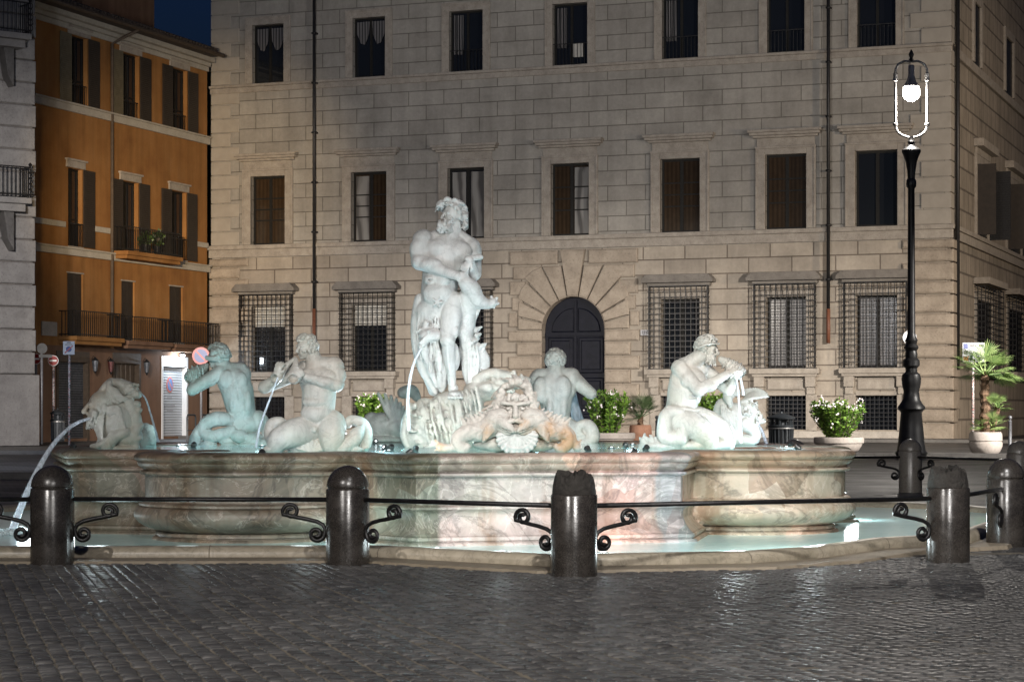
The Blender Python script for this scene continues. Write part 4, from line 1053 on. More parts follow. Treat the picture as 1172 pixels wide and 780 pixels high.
m.spline([(158, 234, -60, 5), (190, 244, -64, 6), (216, 236, -62, 5)], 8, 3) if False else None
m.cutcap((150, 240, -58), (212, 246, -66), 5, 8); m.cutcap((228, 250, -66), (300, 246, -58), 5, 8); m.cutcap((222, 200, -66), (218, 250, -66), 4, 8)
for q in range(4): m.cutcap((146+q*3, 262+q*17, -54), (176, 270+q*17, -70), 4, 7)
m.cutcap((196, 262, -76), (188, 330, -80), 4, 8); m.cutcap((189, 340, -84), (189, 343, -84), 5, 4)
m.cutcap((140, 392, -58), (180, 424, -66), 5, 8); m.cutcap((236, 392, -60), (204, 424, -66), 5, 8)
m.ell((188, 425, 0), (76, 60, 56), 16)
m.cap((136, 172, -8), (126, 250, -34), 36, 30, 12); m.ell((122, 208, -24), (32, 44, 30), 10); m.ell((150, 222, -34), (18, 34, 18), 8)
m.cap((128, 252, -44), (262, 304, -92), 29, 16, 8); m.ell((168, 262, -66), (40, 24, 24), 10)
hand(m, (258, 302, -92), (.92, .12, -.1), (.25, .25, .9), 58, .8, -1)
m.cap((318, 208, 2), (322, 292, -28), 29, 25, 10); m.cap((320, 297, -32), (306, 250, -86), 23, 15, 8)
hand(m, (306, 252, -86), (-.55, .8, -.25), (.3, .1, .9), 56, .9, 1); m.cap((298, 243, -88), (344, 236, -66), 11, 10, 6)
head(m, (246, 84, -4), 46, (-.86, .05, -.5), (.06, -1, 0), 1.0, 'curl', 3, hr=.15, hn=80)
rh = np.random.default_rng(6)
for q in range(46):      # wind-swept locks blown to the left of the picture
    u_ = rh.uniform(0, 1); a = R(20+150*u_); x0, y0 = 250+46*math.cos(a), 72-40*math.sin(a); dz = rh.uniform(-34, 30)
    L_ = rh.uniform(16, 34)
    m.spline([(x0, y0, dz, 5.5), (x0-L_*.55, y0-7+5*rh.uniform(-1, 1), dz-3, 5), (x0-L_, y0+2+9*rh.uniform(-1, 1), dz-2, 2.2)], 7, 3)
for q in range(22):
    y0 = rh.uniform(60, 118); m.spline([(286+rh.uniform(-6, 4), y0, rh.uniform(-24, 20), 6), (294, y0+10, rh.uniform(-24, 20), 6), (284+rh.uniform(-8, 8), y0+20, rh.uniform(-24, 20), 3)], 6, 3)
for q in range(26):      # beard
    x0 = rh.uniform(196, 236); y0 = rh.uniform(104, 122); m.spline([(x0, y0, rh.uniform(-46, -18), 6), (x0+rh.uniform(-8, 4), y0+14, rh.uniform(-50, -24), 5.5), (x0+rh.uniform(-4, 10), y0+28, rh.uniform(-46, -26), 3)], 6, 3)
# the cloth and dolphin gripped at his hip
m.spline([(288, 326, -84, 22), (310, 348, -62, 32), (330, 384, -42, 28), (366, 400, -26, 17), (390, 394, -14, 15)], 24, 8)
for q in range(5): m.cap((388, 392, -12), (388+20*math.cos(q*1.1-1.9), 392+20*math.sin(q*1.1-1.9), -16), 9, 5, 4)
m.spline([(300, 372, -40, 33), (296, 440, -8, 33), (288, 500, 4, 30)], 12, 12)
for q in range(4): m.spline([(300+q*14, 330+q*8, -88+q*14, 6), (300+q*13, 380+q*10, -66+q*12, 7), (290+q*9, 450+q*6, -34+q*8, 5)], 10, 5)
# bare left leg
m.cap((243, 396, -26), (228, 520, -58), 43, 29, 12); m.ell((240, 450, -48), (37, 64, 32), 10); m.ell((252, 500, -62), (16, 24, 18), 8); m.ell((228, 528, -66), (28, 30, 24), 6)
m.cap((230, 545, -56), (243, 688, -32), 25, 14, 8); m.ell((246, 590, -24), (26, 52, 28), 10); m.cap((226, 550, -80), (238, 670, -46), 7, 6, 8)
m.ell((246, 700, -30), (18, 18, 20), 6); m.ell((252, 722, -58), (24, 14, 40), 8)
for q in range(5): m.cap((236+q*9, 727, -84), (233+q*11, 733, -104+abs(q-1)*3), 7, 6, 2)
# covered right leg and drapery
m.cap((158, 430, 4), (150, 560, 12), 54, 40, 12); m.cap((150, 560, 12), (176, 705, 30), 40, 22, 12)
m.spline([(126, 380, -6, 18), (117, 460, 0, 22), (120, 548, 6, 22), (138, 630, 10, 18), (182, 716, 4, 9)], 20, 12)
m.spline([(150, 470, -46, 14), (142, 540, -44, 16), (160, 620, -30, 14), (186, 690, -10, 8)], 16, 8)
m.spline([(185, 545, -40, 12), (196, 610, -36, 13), (200, 690, -16, 10)], 14, 8); m.spline([(212, 560, -30, 10), (214, 640, -20, 12), (206, 706, -8, 10)], 14, 8)
m.ell((186, 620, 20), (52, 96, 36), 16)
for q in range(7): m.spline([(128+q*11, 420+q*6, -34-q*4, 4), (120+q*12, 500+q*5, -34-q*3, 5), (132+q*9, 600, -24-q*2, 4)], 10, 5)
m.ell((166, 512, -50), (42, 26, 30), 8); m.cap((156, 518, -62), (132, 552, -64), 18, 9, 6); m.cap((158, 512, -74), (128, 540, -74), 8, 4, 3); m.cap((196, 478, -48), (130, 492, -56), 9, 5, 4); m.cap((190, 470, -44), (118, 500, -52), 7, 4, 4)
m.ell((160, 500, -78), (7, 7, 6), 2)
for q in range(5): m.cap((192, 396, -72), (192+18*math.cos(q*1.25), 396+18*math.sin(q*1.25), -76), 6, 4, 2)
m.spline([(284, 490, -8, 26), (300, 560, 6, 26), (300, 640, 8, 22), (312, 700, 0, 12)], 16, 10)
A_ = np.array([[.8, -.6, 0], [.6, .8, 0], [0, 0, 1]])
m.ell((322, 584, 6), (46, 70, 16), 8, A_); m.cap((318, 566, 2), (362, 541, -2), 18, 5, 8); m.cap((352, 570, 0), (358, 545, 0), 8, 4, 6); m.cap((318, 620, 4), (324, 692, 0), 22, 10, 10)
for q in range(4): m.spline([(292+q*12, 520+q*8, -24, 5), (300+q*12, 590+q*4, -16, 6), (300+q*9, 670, -14, 5)], 10, 5)
rz = np.random.default_rng(9)
for q in range(11):      # ragged drapery edge on the right
    y0 = 470+q*21; x0 = 312+18*math.sin(q*.9); m.cap((x0, y0, rz.uniform(-10, 8)), (x0+rz.uniform(6, 22), y0-rz.uniform(2, 12), rz.uniform(-8, 8)), 11, 4, 8)
for q in range(7):       # deep folds
    x0 = 282+q*7; m.cutcap((x0, 500+q*6, -34), (x0+8+q*2, 660-q*6, -26), 3.5, 4)
for q in range(6):
    x0 = 128+q*13; m.cutcap((x0, 430+q*9, -46-q*3), (x0+10, 640, -36), 3.5, 5)
m.noise((190, 560, 0), 130, 2.0, .09); m.noise((330, 560, 0), 90, 2.0, .1)
statue(m, 'moor_statue', 'tall nude bearded man of white marble standing on the shell gripping a dolphin', 'statue', (519, 455), 25.0, M['marble'], .75)

# --- the shell and rock under him
s = Sculpt(410, 380, 3.907); s.k = 14
s.ell((400, 420, 0), (180, 130, 120), 30); s.ell((300, 470, -20), (100, 80, 90), 30); s.ell((440, 320, -10), (120, 60, 90), 25)
s.ell((620, 430, 40), (150, 110, 110), 30); s.ell((560, 260, 10), (90, 50, 70), 20)
for q in range(17):
    t = q/16; a = R(118+q*10.5)
    x0, y0 = 330+112*math.cos(a), 415-118*math.sin(a)
    s.spline([(330+30*math.cos(a), 415-30*math.sin(a), -118, 7), (330+70*math.cos(a), 415-80*math.sin(a), -94, 9), (x0, y0, -40, 12)], 10, 10)
rq = np.random.default_rng(5)
for q in range(13):      # layered growth edges of the shell
    o_ = rq.uniform(-6, 6); r_ = rq.uniform(4, 7.5)
    s.spline([(286+q*20, 326-q*7+o_, -66-q*2, r_), (300+q*20+o_, 396-q*7, -124, r_), (316+q*20, 470-q*6, -128, r_*1.1), (340+q*18+o_, 540-q*7, -92, r_)], 14, 12)
for q in range(40): s.ell((rq.uniform(240, 520), rq.uniform(330, 540), -112+rq.uniform(-10, 10)), (rq.uniform(8, 22), rq.uniform(6, 14), 12), 8)
s.spline([(240, 330, -30, 16), (215, 400, -50, 18), (212, 470, -55, 20), (250, 525, -50, 20), (310, 545, -60, 18)], 26, 10)
for q in range(12): t = q/11; s.ell((238-30*math.sin(t*3.1)+70*t*t, 335+205*t, -58), (17, 14, 14), 6)
for a in ((300, 320, 0), (350, 330, -60), (420, 300, -70), (500, 290, -60), (570, 250, -40), (640, 230, -10), (700, 230, 0), (735, 220, 0)): s.ell(a, (40, 26, 36), 12)
s.spline([(530, 215, -10, 26), (590, 185, -10, 22), (650, 195, -4, 24), (720, 225, 0, 22), (752, 215, 4, 12)], 24, 12); s.spline([(560, 245, -40, 14), (630, 250, -40, 16), (690, 262, -30, 12)], 16, 8)
for q in range(6): s.cap((560+q*34, 178+(q % 2)*14, -10), (580+q*34, 250, -34), 9, 6, 8)
s.noise((400, 400, -40), 240, 4.0, .07); s.noise((640, 230, 0), 150, 4.0, .07)
statue(s, 'shell_pedestal', 'big ribbed conch shell and rocks under the bare foot of the standing man', 'statue base', (540, 518), 25.0, M['marble_buff'], 1.0, 560)

# --- front mask with two dolphins
s = Sculpt(410, 380, 3.907); s.k = 7
head(s, (702, 344, -70), 72, (.08, .10, -1), (0, -1, 0), .75, None, 5, k=10)
s.cap((702, 322, -138), (704, 372, -156), 9, 15, 8); s.cap((646, 314, -126), (690, 322, -140), 10, 7, 10); s.cap((760, 314, -126), (716, 322, -140), 10, 7, 10)
for sx in (-1, 1):
    s.ell((702+sx*32, 342, -134), (15, 10, 12), 4, None, 1); s.ell((702+sx*32, 342, -124), (10, 7, 8), 2); s.ell((702+sx*52, 376, -120), (30, 24, 24), 8)
    s.spline([(702, 392, -152, 10), (702+sx*40, 404, -146, 12), (702+sx*74, 424, -128, 8), (702+sx*84, 410, -120, 4)], 10, 4)
s.ell((702, 424, -140), (34, 12, 20), 4, None, 1); s.cap((676, 440, -140), (730, 440, -140), 9, 9, 4)
rw = np.random.default_rng(23)
for q in range(42):      # wild locks over the brow and cheeks
    x0 = rw.uniform(630, 774); y0 = 262+abs(x0-702)*.75+rw.uniform(-10, 26)
    s.spline([(x0, y0, -116+abs(x0-702)*.5, 8), (x0+rw.uniform(-14, 14), y0+rw.uniform(4, 18), -128+abs(x0-702)*.5, 8), (x0+rw.uniform(-26, 26), y0+rw.uniform(14, 36), -118+abs(x0-702)*.5, 3)], 8, 4)
rg = np.random.default_rng(11)
for sx in (-1, 1):
    for q in range(9): s.spline([(702+sx*(50+q*4), 270+q*7, -80, 11), (702+sx*(82+q*3), 318+q*9, -84+4*(q % 3), 12), (702+sx*(70+q*4), 372+q*6, -92, 10), (702+sx*(92+q*3), 404+q*5, -80, 5)], 10, 4)
for i in range(34):
    a = R(-35+250*i/33); x, y = 700+66*math.cos(a), 320-84*math.sin(a)
    L_ = rg.uniform(24, 52); b_ = a+rg.uniform(-.7, .7)
    s.spline([(x, y, -60, 13), (x+L_*.5*math.cos(b_), y-L_*.5*math.sin(b_), -66+rg.uniform(-20, 10), 12), (x+L_*math.cos(b_+.7), y-L_*math.sin(b_+.7), -40, 6)], 8, 5)
s.ell((704, 420, -70), (90, 80, 60), 10); s.ell((704, 500, -50), (190, 40, 60), 12)
statue_dolphins = []
for sx in (-1, 1):
    d = Sculpt(410, 380, 3.907); d.k = 10
    def q_(x): return 704+sx*x
    d.ell((q_(84), 392, -96), (58, 50, 50), 14); d.ell((q_(66), 372, -104), (40, 34, 40), 12)
    d.spline([(q_(64), 396, -120, 34), (q_(36), 420, -140, 24), (q_(14), 438, -152, 12)], 12, 6); d.spline([(q_(70), 424, -112, 22), (q_(44), 444, -128, 15), (q_(26), 452, -138, 7)], 12, 4)
    d.cutcap((q_(20), 442, -160), (q_(70), 422, -146), 3, 3)
    d.ell((q_(64), 386, -142), (12, 11, 10), 2); d.cutcap((q_(52), 376, -146), (q_(78), 374, -142), 3, 3); d.cap((q_(48), 370, -138), (q_(82), 366, -134), 6, 6, 4)
    for n_ in range(5): d.spline([(q_(92+n_*7), 352+n_*9, -110, 6), (q_(102+n_*6), 392+n_*6, -136+n_*3, 6), (q_(96+n_*7), 428+n_*4, -122, 5)], 8, 3)
    d.spline([(q_(70), 346, -80, 16), (q_(90), 322, -70, 12), (q_(100 if sx > 0 else 150), 318 if sx > 0 else 352, -62, 4)], 10, 6)
    if sx < 0: d.spline([(q_(100), 356, -80, 16), (q_(150), 388, -84, 16), (q_(200), 424, -80, 9), (q_(216), 434, -76, 3)], 14, 6)
    d.spline([(q_(96), 404, -84, 50), (q_(150), 440, -84, 45), (q_(212), 448, -88, 38), (q_(258 if sx < 0 else 238), 480, -92, 31), (q_(232 if sx < 0 else 204), 518, -98, 24), (q_(210 if sx < 0 else 176), 508, -104, 12)], 40, 8)
    d.spline([(q_(240 if sx < 0 else 226), 505, -94, 18), (q_(292 if sx < 0 else 256), 516 if sx < 0 else 492, -92, 17), (q_(334 if sx < 0 else 272), 512, -88, 20)], 14, 8)
    for a_ in (-1, 0, 1): d.cap((q_(326 if sx < 0 else 268), 510, -88), (q_((352 if sx < 0 else 284)+6*abs(a_)), 504+a_*24, -86), 11, 4, 4)
    for n_ in range(7):      # dorsal spines and ribbed flanks
        u_ = n_/6; x_ = 104+u_*118; y_ = 366+u_*40
        d.spline([(q_(x_), y_+8, -92, 11), (q_(x_+10), y_-12, -90, 8), (q_(x_+24), y_-26+6*(n_ % 2), -86, 2.5)], 8, 4)
        d.cutcap((q_(118+u_*110), 400+u_*12, -140+u_*8), (q_(108+u_*112), 470+u_*10, -130), 3, 5)
    for n_ in range(5): d.spline([(q_(100), 412+n_*6, -128, 8), (q_(128), 428+n_*10, -142, 9), (q_(150), 456+n_*9, -126, 3)], 8, 4)
    d.noise((q_(170), 440, -90), 120, 2.4, .16)
    statue_dolphins.append(d)
sh_ = Sculpt(410, 380, 3.907); sh_.k = 6
# scallop dish under the mouth
sh_.ell((710, 470, -110), (92, 76, 40), 6); sh_.ell((710, 456, -150), (76, 62, 40), 5, None, 1)
for q in range(13):
    a = R(-6+192*q/12); sh_.cap((710, 448, -128), (710-86*math.cos(a), 468+72*math.sin(a), -128), 5, 10, 3)
s.noise((700, 300, -60), 110, 3.0, .09)
mk_ = statue(s, 'mask_fountain', 'wild haired stone mask with shell dish between two rust stained dolphins on the front rim', 'statue', (590, 518), 22.0, M['marble_pale'], .9, 548)
for d in statue_dolphins: d.mesh('dolphin', M['marble_rust'], (590, 518), 22.0/F, .9, mk_, clip=548)
sh_.mesh('shell_dish', M['marble'], (590, 518), 22.0/F, .9, mk_, clip=548)

# --- triton facing us with two horns
s = Sculpt(300, 370, 4.875); s.k = 12
s.ell((320, 318, 0), (112, 98, 82), 22); s.ell((264, 300, -54), (56, 46, 38), 14); s.ell((366, 306, -50), (60, 48, 40), 14)
s.cap((318, 380, 4), (312, 500, 6), 96, 92, 24); s.ell((305, 500, -40), (86, 62, 62), 20); s.cutcap((230, 464, -92), (372, 470, -96), 4, 8); s.ell((300, 440, -60), (70, 30, 40), 12)
s.ell((320, 570, 10), (118, 66, 84), 22); s.cutcap((300, 512, -106), (301, 516, -106), 5, 5)
s.cap((282, 180, 4), (298, 240, 0), 42, 56, 16); s.cap((300, 226, 0), (392, 232, 0), 44, 44, 18)
head(s, (246, 136, -6), 66, (-.72, .18, -.68), (.1, -1, .05), 0, 'curl', 8, hr=.17, hn=70)
s.ell((404, 238, -4), (52, 54, 52), 16); s.cap((410, 246, -6), (424, 340, -40), 48, 38, 14); s.ell((436, 290, -20), (34, 46, 36), 12)
s.cap((418, 346, -52), (256, 300, -116), 38, 22, 10); s.ell((360, 330, -80), (52, 32, 34), 12)
hand(s, (246, 290, -142), (-.86, -.5, -.05), (-.1, .25, .95), 92, .75, 1)
s.ell((226, 250, 40), (40, 44, 44), 16); s.cap((222, 262, 40), (14, 356, -8), 44, 36, 14); s.cap((20, 352, -14), (112, 296, -84), 36, 22, 10)
hand(s, (92, 282, -128), (.35, -.92, -.1), (.3, .1, .95), 84, .7, -1); s.cap((100, 300, -90), (92, 284, -126), 20, 18, 8)
s.spline([(190, 196, -62, 10), (150, 232, -84, 16), (112, 276, -104, 26), (92, 300, -112, 34)], 16, 4); s.ell((84, 308, -124), (22, 26, 30), 3, None, 1)
s.spline([(196, 200, -66, 10), (196, 240, -96, 20), (192, 280, -118, 32), (190, 300, -124, 40)], 16, 4); s.ell((188, 308, -146), (26, 24, 34), 3, None, 1)
s.spline([(262, 590, -10, 78), (180, 610, -60, 78), (110, 640, -70, 64), (84, 670, -60, 52)], 20, 14)
s.spline([(92, 668, -30, 50), (44, 620, 20, 36), (50, 560, 34, 30), (100, 546, 36, 24), (130, 560, 30, 10)], 24, 8)
s.spline([(384, 560, -10, 82), (396, 630, -56, 72), (392, 680, -70, 50)], 16, 14)
s.spline([(392, 684, -66, 46), (450, 690, -56, 40), (510, 652, -40, 40), (534, 612, -24, 36), (560, 570, 0, 10)], 24, 8)
s.spline([(470, 560, 30, 26), (500, 540, 34, 28), (556, 556, 30, 30), (584, 610, 26, 30), (578, 670, 20, 30), (560, 710, 10, 22)], 30, 8)
for q in range(4): s.cap((566+q*5, 706, 0), (596-q*20, 690+q*6, -30), 10, 6, 5)
s.ell((285, 690, 0), (150, 60, 70), 16)
for q in range(9): a = R(20+140*q/8); s.cap((285, 715, -66), (285-92*math.cos(a), 715-62*math.sin(a), -60), 6, 9, 6)
s.ell((300, 590, -92), (16, 20, 14), 10); s.ell((520, 702, -40), (40, 20, 30), 10); s.ell((60, 700, -60), (50, 24, 40), 10)
s.noise((110, 640, -60), 110, 2.4, .16); s.noise((480, 640, -20), 120, 2.4, .16)
statue(s, 'triton_statue', 'curly haired triton facing the viewer and blowing two horns', 'statue', (361, 517), 22.5, M['marble_buff'], .75, 716, TR)

# --- triton turned away at the left
s = Sculpt(200, 380, 5.2); s.k = 12
s.ell((352, 290, 0), (100, 96, 80), 24); s.cap((372, 350, 4), (398, 480, 6), 96, 84, 26); s.ell((415, 545, 10), (100, 72, 84), 22); s.ell((492, 530, 10), (48, 66, 56), 16)
s.ell((286, 236, -20), (54, 46, 50), 18); s.ell((404, 246, 10), (50, 50, 52), 20); s.cap((290, 220, -10), (392, 222, 6), 42, 44, 18); s.cap((272, 170, -6), (300, 222, -4), 44, 54, 16)
s.cutcap((352, 220, -84), (420, 480, -92), 6, 16); s.ell((316, 280, -60), (44, 56, 30), 16); s.ell((398, 292, -56), (42, 56, 30), 16); s.ell((440, 420, -56), (26, 70, 34), 16); s.ell((352, 420, -58), (22, 60, 30), 16)
head(s, (256, 146, -6), 66, (-.82, .12, .5), (.02, -1, 0), .3, 'back', 9, hr=.15, hn=90)
s.spline([(196, 148, -52, 8), (250, 152, -70, 8), (322, 146, -30, 8), (332, 142, 20, 8)], 16, 3); s.spline([(196, 160, -52, 8), (256, 166, -68, 8), (326, 160, -28, 8)], 16, 3)
s.cap((276, 240, -30), (112, 345, -60), 46, 34, 14); s.ell((210, 286, -46), (52, 38, 36), 12); s.cap((112, 342, -60), (128, 292, -40), 32, 22, 10); hand(s, (126, 300, -38), (-.1, -1, .1), (.4, -.1, .9), 76, .9, 1)
s.spline([(190, 196, 10, 14), (160, 226, 0, 34), (122, 252, -8, 46), (96, 268, -10, 40)], 16, 6)
for q in range(7): a = R(80+q*34); s.cap((128, 248, -20), (128+56*math.cos(a), 248-52*math.sin(a), -30+10*math.sin(q*2)), 14, 5, 6)
s.ell((84, 276, -20), (24, 26, 26), 4, None, 1)
for q in range(5): s.spline([(88+q*20, 236-q*8, -52, 5), (96+q*20, 264-q*8, -58, 6), (104+q*18, 288-q*9, -50, 5)], 8, 4)
s.ell((430, 650, 10), (122, 60, 90), 10)
for p_ in ((320, 640, -40), (400, 620, -70), (470, 640, -60), (530, 670, -30), (340, 690, -60), (450, 690, -80)): s.ell(p_, (60, 40, 46), 2, np.array([[.9, .3, .3], [-.3, .9, .2], [-.2, -.3, .93]]))
s.spline([(330, 520, -40, 40), (260, 516, -50, 44), (196, 540, -46, 40), (180, 590, -46, 36), (230, 618, -60, 36), (300, 604, -66, 36), (350, 590, -60, 34)], 36, 8)
s.spline([(186, 560, -30, 42), (140, 620, -20, 42), (124, 680, -14, 36), (170, 706, -20, 24)], 20, 10); s.ell((206, 680, -50), (58, 42, 40), 10); s.ell((296, 516, -70), (50, 40, 30), 6)
s.spline([(500, 500, 20, 36), (540, 560, 30, 34), (552, 640, 30, 34), (540, 700, 20, 30)], 20, 12)
s.noise((430, 650, 0), 130, 5.0, .06); s.noise((200, 620, -40), 110, 2.4, .15)
statue(s, 'triton_statue', 'triton at the left seen from behind raising a spiky shell to his face', 'statue', (265, 517), 26.5, M['marble_green'], .75, 714, TR)

# --- bearded triton at the right
s = Sculpt(710, 370, 4.874); s.k = 12
s.ell((370, 318, 0), (96, 98, 84), 24); s.ell((420, 330, -30), (62, 70, 58), 18); s.cap((356, 370, 4), (338, 470, 4), 92, 82, 24); s.ell((420, 400, 0), (30, 60, 60), 16)
s.ell((330, 250, -24), (50, 50, 54), 18); s.cap((440, 190, 0), (378, 236, 0), 44, 54, 18); s.cap((352, 232, 0), (452, 262, 20), 42, 40, 18)
for q in range(4): s.cap((330+q*16, 350+q*22, -74), (400+q*6, 340+q*26, -86), 8, 6, 8)
head(s, (486, 146, -4), 66, (.88, .2, -.42), (.1, -1, 0), 1.1, 'back', 12, hr=.16, hn=90)
s.spline([(424, 140, -54, 6), (480, 118, -70, 6), (546, 114, -38, 6)], 16, 3)
s.cap((336, 262, -40), (428, 372, -104), 46, 36, 14); s.ell((372, 316, -78), (44, 50, 38), 12); s.cap((428, 372, -106), (592, 282, -84), 37, 22, 10); s.ell((482, 350, -104), (50, 32, 32), 12)
hand(s, (588, 284, -82), (.78, -.55, .05), (.35, .55, .75), 96, .8, 1)
s.ell((474, 256, 50), (42, 44, 44), 16); s.cap((480, 264, 50), (604, 366, 20), 42, 36, 12); s.cap((606, 364, 18), (640, 286, -20), 36, 22, 10); hand(s, (642, 280, -22), (.1, -.95, -.2), (-.7, 0, -.6), 84, .9, -1)
s.spline([(556, 198, -36, 16), (592, 224, -40, 30), (626, 250, -40, 40), (652, 272, -40, 46)], 16, 5); s.ell((668, 286, -46), (30, 34, 30), 4, None, 1)
for q in range(4): s.ell((584+q*18, 222+q*14, -40), (8, 40+q*6, 40+q*5), 3, np.array([[.8, .6, 0], [-.6, .8, 0], [0, 0, 1]]))
s.ell((330, 500, 4), (96, 66, 84), 22); s.cap((262, 468, -80), (424, 484, -76), 12, 10, 8)
s.spline([(340, 540, -40, 76), (420, 580, -64, 72), (478, 630, -70, 58), (496, 676, -70, 40)], 20, 14); s.spline([(420, 520, 20, 62), (510, 560, 20, 66), (576, 616, 10, 62), (606, 672, 0, 36)], 20, 14)
s.ell((420, 680, -20), (200, 34, 80), 14)
s.spline([(330, 640, -60, 50), (250, 630, -66, 46), (246, 560, -66, 44), (262, 508, -66, 42), (312, 494, -70, 36), (348, 530, -76, 34), (346, 590, -80, 40), (330, 640, -80, 44)], 48, 6)
s.spline([(284, 600, -50, 12), (272, 560, -60, 18), (268, 520, -66, 6)], 12, 4); s.spline([(300, 610, -50, 12), (296, 570, -70, 14), (290, 540, -76, 5)], 12, 4)
s.noise((450, 600, -40), 150, 2.6, .16)
tc = statue(s, 'triton_statue', 'bearded triton with headband blowing a conch held in both hands', 'statue', (795, 514), 24.0, M['marble_buff'], .75, 704, TR)
s = Sculpt(710, 370, 4.874); s.k = 8
for i in range(16):
    x = 110+i*17; rg_ = rg.uniform
    s.spline([(x, 704, -40, 16), (x+rg_(-20, 20), 660-abs(8-i)*-3*0, -50, 14), (x+rg_(-30, 30), 620+i*4+rg_(-14, 14), -30+rg_(-20, 20), 7)], 8, 6)
s.ell((230, 684, -30), (130, 32, 60), 10); s.noise((230, 660, -30), 140, 4, .08)
for c_ in (): pass
sw_ = s.mesh('seaweed', M['marble_green'], (795, 514), 24.0/F, 1.0, tc, clip=706)

# --- triton from behind at the back right
s = Sculpt(580, 370, 4.586); s.k = 12
s.ell((250, 340, 0), (116, 92, 80), 24); s.cap((256, 390, 4), (262, 490, 6), 88, 70, 26); s.ell((276, 545, 6), (92, 66, 76), 22); s.cap((320, 560, 0), (430, 590, 10), 66, 40, 16)
s.ell((158, 300, -4), (44, 50, 50), 18); s.ell((346, 292, 4), (44, 46, 50), 18); s.cap((170, 276, 0), (340, 272, 0), 40, 42, 22); s.cap((260, 220, 0), (256, 280, 0), 42, 62, 18)
s.cutcap((215, 270, -86), (246, 500, -86), 6, 16); s.ell((176, 350, -54), (40, 70, 34), 18); s.ell((292, 340, -56), (46, 66, 32), 18); s.ell((226, 440, -56), (22, 60, 30), 16); s.ell((296, 440, -50), (22, 60, 30), 16)
head(s, (256, 202, 4), 60, (.12, .12, 1), (0, -1, 0), 0, 'curl', 14, hr=.12, hn=190)
s.cap((352, 296, 4), (444, 368, 10), 42, 30, 14); s.cap((440, 366, 12), (360, 268, 60), 30, 22, 10); hand(s, (362, 272, 60), (-.6, -.7, .2), (-.6, .3, .5), 74, .8, 1)
s.cap((150, 310, 6), (112, 400, 30), 40, 32, 14)
s.spline([(330, 620, -20, 46), (400, 630, -20, 46), (448, 590, -20, 40), (424, 536, -20, 34), (380, 540, -26, 26), (366, 580, -34, 30), (400, 590, -40, 18)], 40, 6)
s.ell((390, 660, 0), (80, 34, 60), 4); s.ell((260, 660, 0), (120, 40, 70), 10)
s.noise((400, 590, -20), 80, 2.4, .15)
statue(s, 'triton_statue', 'triton at the back of the basin showing his bare muscular back and one elbow', 'statue', (640, 513), 28.0, M['marble_buff'], .75, 688, TR)

# --- winged back mask
s = Sculpt(410, 380, 3.907); s.k = 8
s.ell((110, 420, 20), (84, 62, 60), 14); s.ell((60, 400, 30), (40, 44, 40), 10); s.ell((170, 420, 0), (60, 60, 50), 14)
for q in range(9):
    a = R(112-q*9); L_ = 180-q*13
    s.spline([(176, 440, -20, 13), (176+L_*.55*math.cos(a)-10, 440-L_*.55*math.sin(a), -30, 12), (176+L_*math.cos(a)-18, 440-L_*math.sin(a), -16, 7)], 10, 5)
s.spline([(200, 270, 10, 26), (240, 262, 6, 26), (262, 292, 0, 18)], 12, 8)
s.ell((120, 480, 10), (110, 24, 60), 10); s.noise((140, 420, 0), 120, 2.5, .09)
statue(s, 'mask_fountain', 'weathered stone mask with a raised feathery wing behind the big shell', 'statue', (450, 505), 28.5, M['marble_green'], .9, 490)

# --- left double mask
s = Sculpt(80, 420, 7.093); s.k = 12
head(s, (268, 330, -10), 150, (-.96, .05, -.25), (.05, -1, 0), .9, None, 21, k=14)
s.ell((400, 430, 0), (130, 170, 110), 30); s.ell((470, 560, 0), (120, 90, 90), 24)
s.spline([(240, 230, -20, 30), (300, 150, -20, 30), (340, 110, -10, 24)], 14, 12); s.spline([(330, 120, -40, 22), (330, 190, -60, 26), (360, 260, -70, 24), (400, 290, -70, 20)], 18, 12)
head(s, (478, 196, 0), 96, (.72, -.62, -.3), (-.6, -.72, .1), .5, None, 22, k=10)
s.spline([(320, 120, 0, 26), (400, 130, -10, 40), (450, 160, 0, 50)], 14, 14)
for q in range(6): s.spline([(330+q*14, 150+q*6, -70, 9), (372+q*12, 220+q*3, -84, 12), (430+q*10, 280-q*5, -76, 8)], 12, 6)
for q in range(5): s.spline([(300+q*8, 330+q*16, -100, 10), (400, 320+q*12, -104, 14), (440+q*6, 400+q*22, -90, 12), (430+q*4, 500+q*6, -80, 9)], 14, 8)
s.spline([(480, 280, -30, 46), (510, 340, -30, 44), (540, 420, -20, 46), (540, 500, -20, 40)], 18, 14)
for q in range(7): s.ell((540+14*math.sin(q*2.3), 300+q*46, -20), (42, 30, 40), 10)
s.spline([(570, 470, -20, 34), (540, 520, -40, 40), (530, 600, -20, 34), (545, 660, -10, 24)], 16, 12)
s.spline([(470, 530, -70, 40), (400, 550, -80, 46), (350, 600, -80, 46), (300, 660, -70, 36)], 18, 12); s.spline([(360, 530, -80, 22), (320, 590, -90, 24), (240, 635, -80, 26), (190, 640, -70, 18)], 16, 10)
for q in range(9): a = 400+q*22; s.spline([(196+q*7, a+18, -50, 15), (240+q*5, a+8, -80, 15), (300-q*3, a-20, -90, 8)], 10, 6)
s.spline([(236, 430, -20, 40), (270, 500, -20, 40), (262, 590, -20, 34), (230, 640, -20, 26)], 16, 12)
s.ell((420, 660, 0), (150, 36, 90), 14); s.noise((400, 420, -40), 220, 4, .04)
statue(s, 'mask_fountain', 'carved double mask on the far left rim, one bearded face spouting left and one right', 'statue', (140, 515), 24.3, M['marble_dull'], .9, 680)

